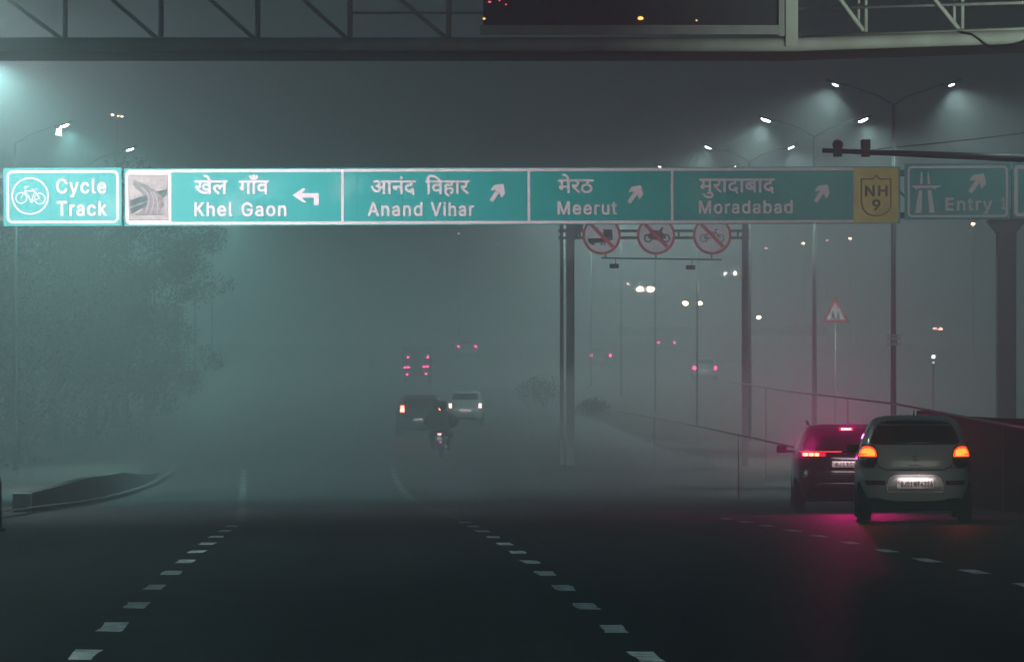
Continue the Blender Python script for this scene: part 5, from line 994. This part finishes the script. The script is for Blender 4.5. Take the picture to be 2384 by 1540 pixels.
# goods truck with three rows of tail lamps
d = 300; p = onroad(971, d); k = K(d); zt = P(0, 870, d).z - 0.62
o = empty('goods_truck', (p.x, d, zroad(d)), 0, 'goods truck in the haze shown by three rows of red lamps', 'truck')
z0 = P(0, 870, d).z - zroad(d)
b = MB(); b.box(-.95, .95, 0.05, 3.2, .75, 2.3); b.build('cargo_box', M_DKSTEEL, o, bevel=.03)
b = MB(); b.box(-.9, .9, 3.3, 4.7, .6, 2.1); b.build('cab', PAINT3, o, bevel=.12)
b = MB(); b.box(-.4, .4, 0.3, 4.5, .45, .74); b.build('chassis', M_BLACK, o)
for sx in (-.75, .75):
    for y in (.9, 3.9): b = MB(); b.tube([(sx - .12, y, .4), (sx + .12, y, .4)], .4, 16); b.build('wheel', M_RUBBER, o)
for px, py, w in ((950, 831, 4), (996, 831, 4), (943, 854.5, 5), (951, 854.5, 5), (987, 853, 5), (995, 853, 5), (948, 871, 5), (992, 869.5, 5)):
    q = P(px, py, d); b = MB(); b.box(q.x - p.x - w / 2 / k - .01, q.x - p.x + w / 2 / k + .01, -.05, .04, q.z - zroad(d) - 2.2 / k, q.z - zroad(d) + 2.2 / k)
    b.build('tail_lamp', M_FT2, o, bevel=.01)
# opposite carriageway on its raised deck
fo = empty('flyover', (0, 0, 0), 0, 'raised opposite carriageway far right, lost in the haze', 'flyover')
OP = [(360, 15.0, 7.2), (420, 16.8, 8.6), (480, 18.3, 10.7), (560, 20.5, 13.4), (640, 22.0, 15.9), (730, 31.0, 20.6 - 1.0), (800, 36, 21.5)]
def zo(d):
    for a, c in zip(OP, OP[1:]):
        if d <= c[0]: t = (d - a[0]) / (c[0] - a[0]); return a[2] + (c[2] - a[2]) * t
b = MB(); prev = None
for d, x, z in OP:
    v = [b.bm.verts.new(q) for q in ((x - 7, d, z - .7), (x + 9, d, z - .7), (x + 9, d, z - .03), (x - 7, d, z - .03))]
    if prev:
        for i in range(4): b.bm.faces.new((prev[i], prev[(i + 1) % 4], v[(i + 1) % 4], v[i]))
    else: b.bm.faces.new(v)
    prev = v
b.bm.faces.new(prev); b.build('deck', M_CONC, fo)
for d, x, z in OP[::2]:
    b = MB(); b.box(x - 1.2, x + 3.2, d - .8, d + .8, zroad(d) - .2, z - .71); b.build('pier', M_CONC, fo)
def oncoming(px, py, d, sep, lens, r, label, z_above=0.7, moto=False):
    lens = mat('headlamp_%d' % d, (0.9, 0.8, 0.7), 0.3, emit=(1.0, 0.70, 0.52) if lens is M_FH else (1.0, 0.42, 0.34), es=em(6.0 if lens is M_FH else 1.4, d), sample=False)
    q = P(px, py, d); o = empty('oncoming_car' if not moto else 'oncoming_motorcycle', (q.x, q.y, q.z - z_above), 0, label, 'car' if not moto else 'motorcycle', 'oncoming traffic on the flyover')
    b = MB(); hw = sep / 2 / K(d) + .12 if not moto else .12
    b.prism([(-hw, .2), (hw, .2), (hw + .03, .55), (hw, .88), (hw * .78, 1.4), (-hw * .78, 1.4), (-hw, .88), (-hw - .03, .55)] if not moto else [(-.1, .2), (.1, .2), (.2, .9), (.25, 1.3), (0, 1.6), (-.25, 1.3), (-.2, .9)], .12, 3.9 if not moto else 1.9); b.build('body', PAINT2, o, bevel=.08)
    for sx in ((-hw + .1, hw - .1) if not moto else (0,)):
        for y in (.7, 3.2 if not moto else 1.6): b = MB(); b.tube([(sx - .08, y, .3), (sx + .08, y, .3)], .3, 14); b.build('wheel', M_RUBBER, o)
    for sx in ((-1, 1) if not moto else (0,)):
        b = MB(); b.sphere((sx * sep / 2 / K(d), .02, z_above), 1.25 * r / K(d), (1.1, .5, .8), 12, 8); b.build('headlamp', lens, o)
oncoming(1503, 673, 640, 24, M_FH, 6.0, 'oncoming car with the brightest flaring headlamps, under the motorcycle roundel')
oncoming(1612, 705.5, 480, 32, M_FH, 5.0, 'oncoming car with two round warm headlamps below the bicycle roundel')
oncoming(1700.5, 636, 730, 22, M_FH, 3.3, 'highest oncoming headlamp pair, just left of the right gantry post')
oncoming(1463, 662, 700, 6, M_FH2, 3.4, 'oncoming motorcycle with dim reddish lamp left of the brightest pair', 1.0, True)
oncoming(1766, 738.5, 420, 0, M_FH, 4.0, 'lone oncoming motorcycle headlamp right of the right gantry post', 1.0, True)
oncoming(1705, 712, 560, 6, M_FH2, 2.4, 'faint pinkish oncoming lamp between the headlamp pairs', 1.0, True)
oncoming(2183.5, 765, 520, 13, M_FH2, 3.6, 'small reddish oncoming lamp pair far right beside the gantry leg')
# little white lit marker near the gantry leg
q = P(2173, 830, 170); o = empty('marker_light', (q.x, q.y, zroad(170)), 0, 'small white light on a low post, with a dimmer one just under it', 'lamp'); H = q.z - zroad(170)
b = MB(); b.tube([(0, .06, -.1), (0, .06, H + .1)], .03, 6); b.build('post', M_DKSTEEL, o)
M_MK = mat('marker_lens', (.8, .8, .8), .4, emit=(0.9, 1, 0.95), es=em(2,170), sample=False)
b = MB(); b.box(-.06, .06, -.05, .02, H - .06, H + .06); b.build('lamp_lens', M_MK, o, bevel=.015)
b = MB(); b.box(-.045, .045, -.05, .02, H - .245, H - .17); b.build('lower_lens', mat('marker_lens_dim', (.8, .8, .8), .4, emit=(0.9, 1, 0.95), es=1.2, sample=False), o)

# unseen car added in the right lane so its headlamps light the cars ahead
fc = small_car('added_following_car', HATCH, PAINT3, (5.6, 14.0, zroad(16)), 'added white car following in the right lane, outside the right edge, headlamps on', .9, .65, .06, .08, M_ORL)
for sg in (-1, 1):
    b = MB(); b.sphere((sg * .58, 3.50, .70), .10, (1.2, .6, .8), 14, 8); b.build('headlamp', mat('headlamp_glass', (.8, .8, .8), .2, emit=(1, .95, .88), es=8.0, sample=False), fc.o)
    tail_light(fc.o, (sg * .58, 3.75, .70), HEAD_W, (1.0, .95, .86), rot=(R(90.6), 0, R(-1.5)), spot=26)

# ---------------------------------------------------------------- motorcycle with two riders
dmo = 157.0; p = P(1026, 0, dmo); zg = zroad(dmo)
mo = empty('motorcycle', (p.x, dmo, zg), 0, 'motorcycle seen from behind in the middle lane, small red tail lamp lit', 'motorcycle')
for y in (.35, 1.62):
    wv = empty('wheel', (0, y, .30)); wv.parent = mo
    b = MB(); n = 26
    rg = [[b.bm.verts.new((w, q * math.cos(2 * math.pi * i / n), q * math.sin(2 * math.pi * i / n))) for i in range(n)] for w, q in ((-.05, .24), (-.055, .28), (0, .30), (.055, .28), (.05, .24))]
    for a, c_ in zip(rg, rg[1:] + rg[:1]):
        for i in range(n): b.bm.faces.new((a[i], a[(i + 1) % n], c_[(i + 1) % n], c_[i])).smooth = True
    b.build('tyre', M_RUBBER, wv)
    b = MB(); b.tube([(-.05, 0, 0), (.05, 0, 0)], .05, 10)
    for i in range(6): t = math.pi * i / 3; b.bar((0, 0, 0), (0, .24 * math.cos(t), .24 * math.sin(t)), .02)
    b.build('rim', M_STEEL, wv)
b = MB(); b.sphere((0, 1.05, .82), .2, (.75, 1.3, .7)); b.build('fuel_tank', PAINT2, mo)
b = MB(); b.bar((0, .3, .72), (0, 1.4, .74), .10); b.bar((0, 1.4, .8), (0, .9, .3), .08); b.bar((0, .9, .3), (0, .35, .3), .10); b.box(-.13, .13, .75, 1.15, .28, .62); b.build('frame_and_engine', M_BLACK, mo, bevel=.02)
b = MB(); b.box(-.13, .13, .10, .80, .76, .85); b.build('seat', M_BLACK, mo, bevel=.03)
b = MB(); b.tube([(-.34, 1.22, 1.02), (-.12, 1.34, .98), (.12, 1.34, .98), (.34, 1.22, 1.02)], .018, 8); b.build('handlebar', M_BLACK, mo)
for sg in (-1, 1):
    b = MB(); b.tube([(sg * .08, 1.38, .95), (sg * .08, 1.62, .30)], .025, 8); b.build('fork', M_STEEL, mo)
    b = MB(); b.bar((sg * .26, 1.28, 1.0), (sg * .36, 1.28, 1.2), .015); b.sphere((sg * .38, 1.27, 1.24), .06, (1.2, .4, .8)); b.build('mirror', M_BLACK, mo)
    b = MB(); b.bar((sg * .05, .02, .70), (sg * .16, .0, .70), .015); b.sphere((sg * .17, .0, .70), .03); b.build('indicator', mat('indicator_lens', (.5, .2, .02), .3), mo)
b = MB(); b.prism([(-.075, .62), (.075, .62), (.09, .40), (-.09, .40)], -.05, -.02); b.box(-.08, .08, -.02, .3, .60, .68); b.build('rear_mudguard', M_BLACK, mo)
b = MB(); b.tube([(.16, 1.0, .30), (.17, .5, .32), (.18, .0, .40)], [.03, .045, .05], 10); b.build('exhaust', M_STEEL, mo)
M_MT = mat('moto_tail_lens', (.6, .2, .2), .3, emit=(1.0, .30, .28), es=em(2.5, 157), sample=False)
b = MB(); zt = P(0, 1010, dmo).z - zg; b.box(-.10, .02, -.07, -.01, zt - .035, zt + .03); b.build('tail_lamp', M_MT, mo, bevel=.01)
b = MB(); b.box(-.12, .04, -.065, .06, zt - .05, zt + .045); b.build('tail_lamp_housing', mat('moto_housing', (.3, .01, .02), .4, emit=(1, .02, .05), es=em(.25, 157), sample=False), mo, bevel=.01)
zp_ = P(0, 1020, dmo).z - zg
b = MB(); b.prism([(-.125, zp_ - .06), (.045, zp_ - .06), (.03, zp_ + .07), (-.10, zp_ + .07)], -.075, -.06); b.build('number_plate', mat('moto_plate', (.75, .72, .70), .5), mo)
zr_ = P(0, 1028.5, dmo).z - zg
b = MB(); b.sphere((-.01, -.07, zr_), .032, (1, .5, .8), 10, 6); b.build('reflector', mat('moto_glow_reflector', (.5, .02, .2), .3, emit=(1, .05, .45), es=em(.8, 157), sample=False), mo)  # reflector made to glow in place of bounced headlight
tail_glow(mo, (-.03, -.35, zt), TAIL_W * 0.015, RED)

M_JACK = mat('dark_jacket', (0.018, 0.02, 0.026), 0.85, var=.2); M_JACK2 = mat('black_jacket', (0.014, 0.015, 0.018), 0.85, var=.2); M_HELM = mat('black_helmet', (0.012, 0.012, 0.014), 0.35)
def person(loc, label, m, J, hel, puff=1.0):
    o = empty('person', loc, 0, label, 'person'); me = bpy.data.meshes.new('body'); V = []; E_ = []; Rd = []
    def v(p_, r): V.append(p_); Rd.append(r); return len(V) - 1
    def chain(pts, start=None):
        prev_ = start
        for p_, r in pts:
            i = v(p_, r)
            if prev_ is not None: E_.append((prev_, i))
            prev_ = i
        return prev_
    px_, py_, pz_ = J['pelvis']; pel = v((px_, py_, pz_), .17 * puff)
    lx_ = J.get('lean', 0)
    ch = chain([((px_ + lx_ * .3, py_ + .05, pz_ + .2), .17 * puff), ((px_ + lx_ * .6, py_ + .1, pz_ + .40), .20 * puff)], pel)
    nk = chain([((px_ + lx_ * .8, py_ + .14, pz_ + .56), .085), ((px_ + lx_, py_ + .17, pz_ + .64), .06), ((px_ + lx_, py_ + .19, pz_ + .74), .095), ((px_ + lx_, py_ + .20, pz_ + .84), .07)], ch)
    for sg in (-1, 1):
        sh = (px_ + lx_ * .6 + sg * .21, py_ + .1, pz_ + .45); el = J['elbow']; ha = J['hand']
        w = chain([(sh, .10 * puff), ((sg * el[0], el[1], el[2]), .075 * puff), ((sg * ha[0], ha[1], ha[2]), .042)], ch)
        pm = chain([((sg * ha[0], ha[1] + .06, ha[2] + .01), .04)], w)
        for fi, dx in enumerate((-.035, -.012, .012, .035)):
            chain([((sg * ha[0] + dx, ha[1] + .12, ha[2] + .015), .010), ((sg * ha[0] + dx, ha[1] + .145, ha[2] - .01), .009), ((sg * ha[0] + dx, ha[1] + .125, ha[2] - .035 + .004 * fi), .008)], pm)
        chain([((sg * (ha[0] - .05), ha[1] + .07, ha[2] - .01), .011), ((sg * (ha[0] - .055), ha[1] + .11, ha[2] - .03), .009)], pm)
        kn = J['knee']; ft = J['foot']
        chain([((px_ + sg * .11, py_ + .08, pz_ - .02), .12), ((sg * kn[0], kn[1], kn[2]), .085), ((sg * ft[0], ft[1], ft[2] + .1), .055), ((sg * ft[0], ft[1] + .04, ft[2]), .05), ((sg * (ft[0] + .02), ft[1] + .20, ft[2] - .02), .04)], pel)
    me.from_pydata(V, E_, []); b_ = bpy.data.objects.new('body', me); C.objects.link(b_); b_.parent = o; me.materials.append(m)
    sk = b_.modifiers.new('skin', 'SKIN')
    for i, r in enumerate(Rd): me.skin_vertices[0].data[i].radius = (r, r)
    me.skin_vertices[0].data[0].use_root = True
    sk.use_smooth_shade = True; sb = b_.modifiers.new('sub', 'SUBSURF'); sb.levels = 1; sb.render_levels = 2
    b = MB(); hx, hy, hz = px_ + lx_, py_ + .20, pz_ + .80; b.sphere((hx, hy, hz), .135, (.95, 1.08, 1.05), 20, 14); b.tube([(hx, hy, hz - .13), (hx, hy, hz - .02)], [.10, .125], 18); b.build('helmet', M_HELM, o)
    b = MB(); b.tube([(hx - .11, hy + .09, hz + .01), (hx - .05, hy + .142, hz + .01), (hx + .05, hy + .142, hz + .01), (hx + .11, hy + .09, hz + .01)], .035, 8); b.build('visor', M_GLASS, o)
    return o
rp = person((p.x, dmo, zg - .09), 'rider in a dark bulky jacket and helmet steering the motorcycle', M_JACK, dict(pelvis=(0.02, .62, .90), lean=.03, elbow=(.48, .90, 1.20), hand=(.34, 1.12, 1.03), knee=(.30, 1.0, .80), foot=(.20, .80, .36)), None, 1.35)
pp = person((p.x, dmo - .02, zg - .09), 'passenger in a black jacket seated behind the motorcycle rider', M_JACK2, dict(pelvis=(0.0, .22, .93), lean=-.13, elbow=(.40, .38, 1.15), hand=(.30, .62, 1.02), knee=(.34, .58, .80), foot=(.24, .44, .40)), None, 1.55)

rp.scale = pp.scale = (1.1, 1.0, 1.1)
# ---------------------------------------------------------------- haze
b = MB(); b.box(-470, 470, -110, 1330, -2.2, 27.0)
hz_ = b.build('haze', [], None); tag(hz_, kind='stuff')
m = bpy.data.materials.new('haze_air'); m.use_nodes = True; nt = m.node_tree; nt.nodes.clear()
v = nt.nodes.new('ShaderNodeVolumePrincipled'); ou = nt.nodes.new('ShaderNodeOutputMaterial'); nt.links.new(v.outputs[0], ou.inputs['Volume'])
v.inputs['Color'].default_value = (0.86, 0.93, 0.94, 1); v.inputs['Density'].default_value = HAZE; v.inputs['Anisotropy'].default_value = ANISO
m.cycles.homogeneous_volume = True; hz_.data.materials.append(m)
for o in list(bpy.data.objects):
    if o.type == 'EMPTY': o.empty_display_size = 0.2
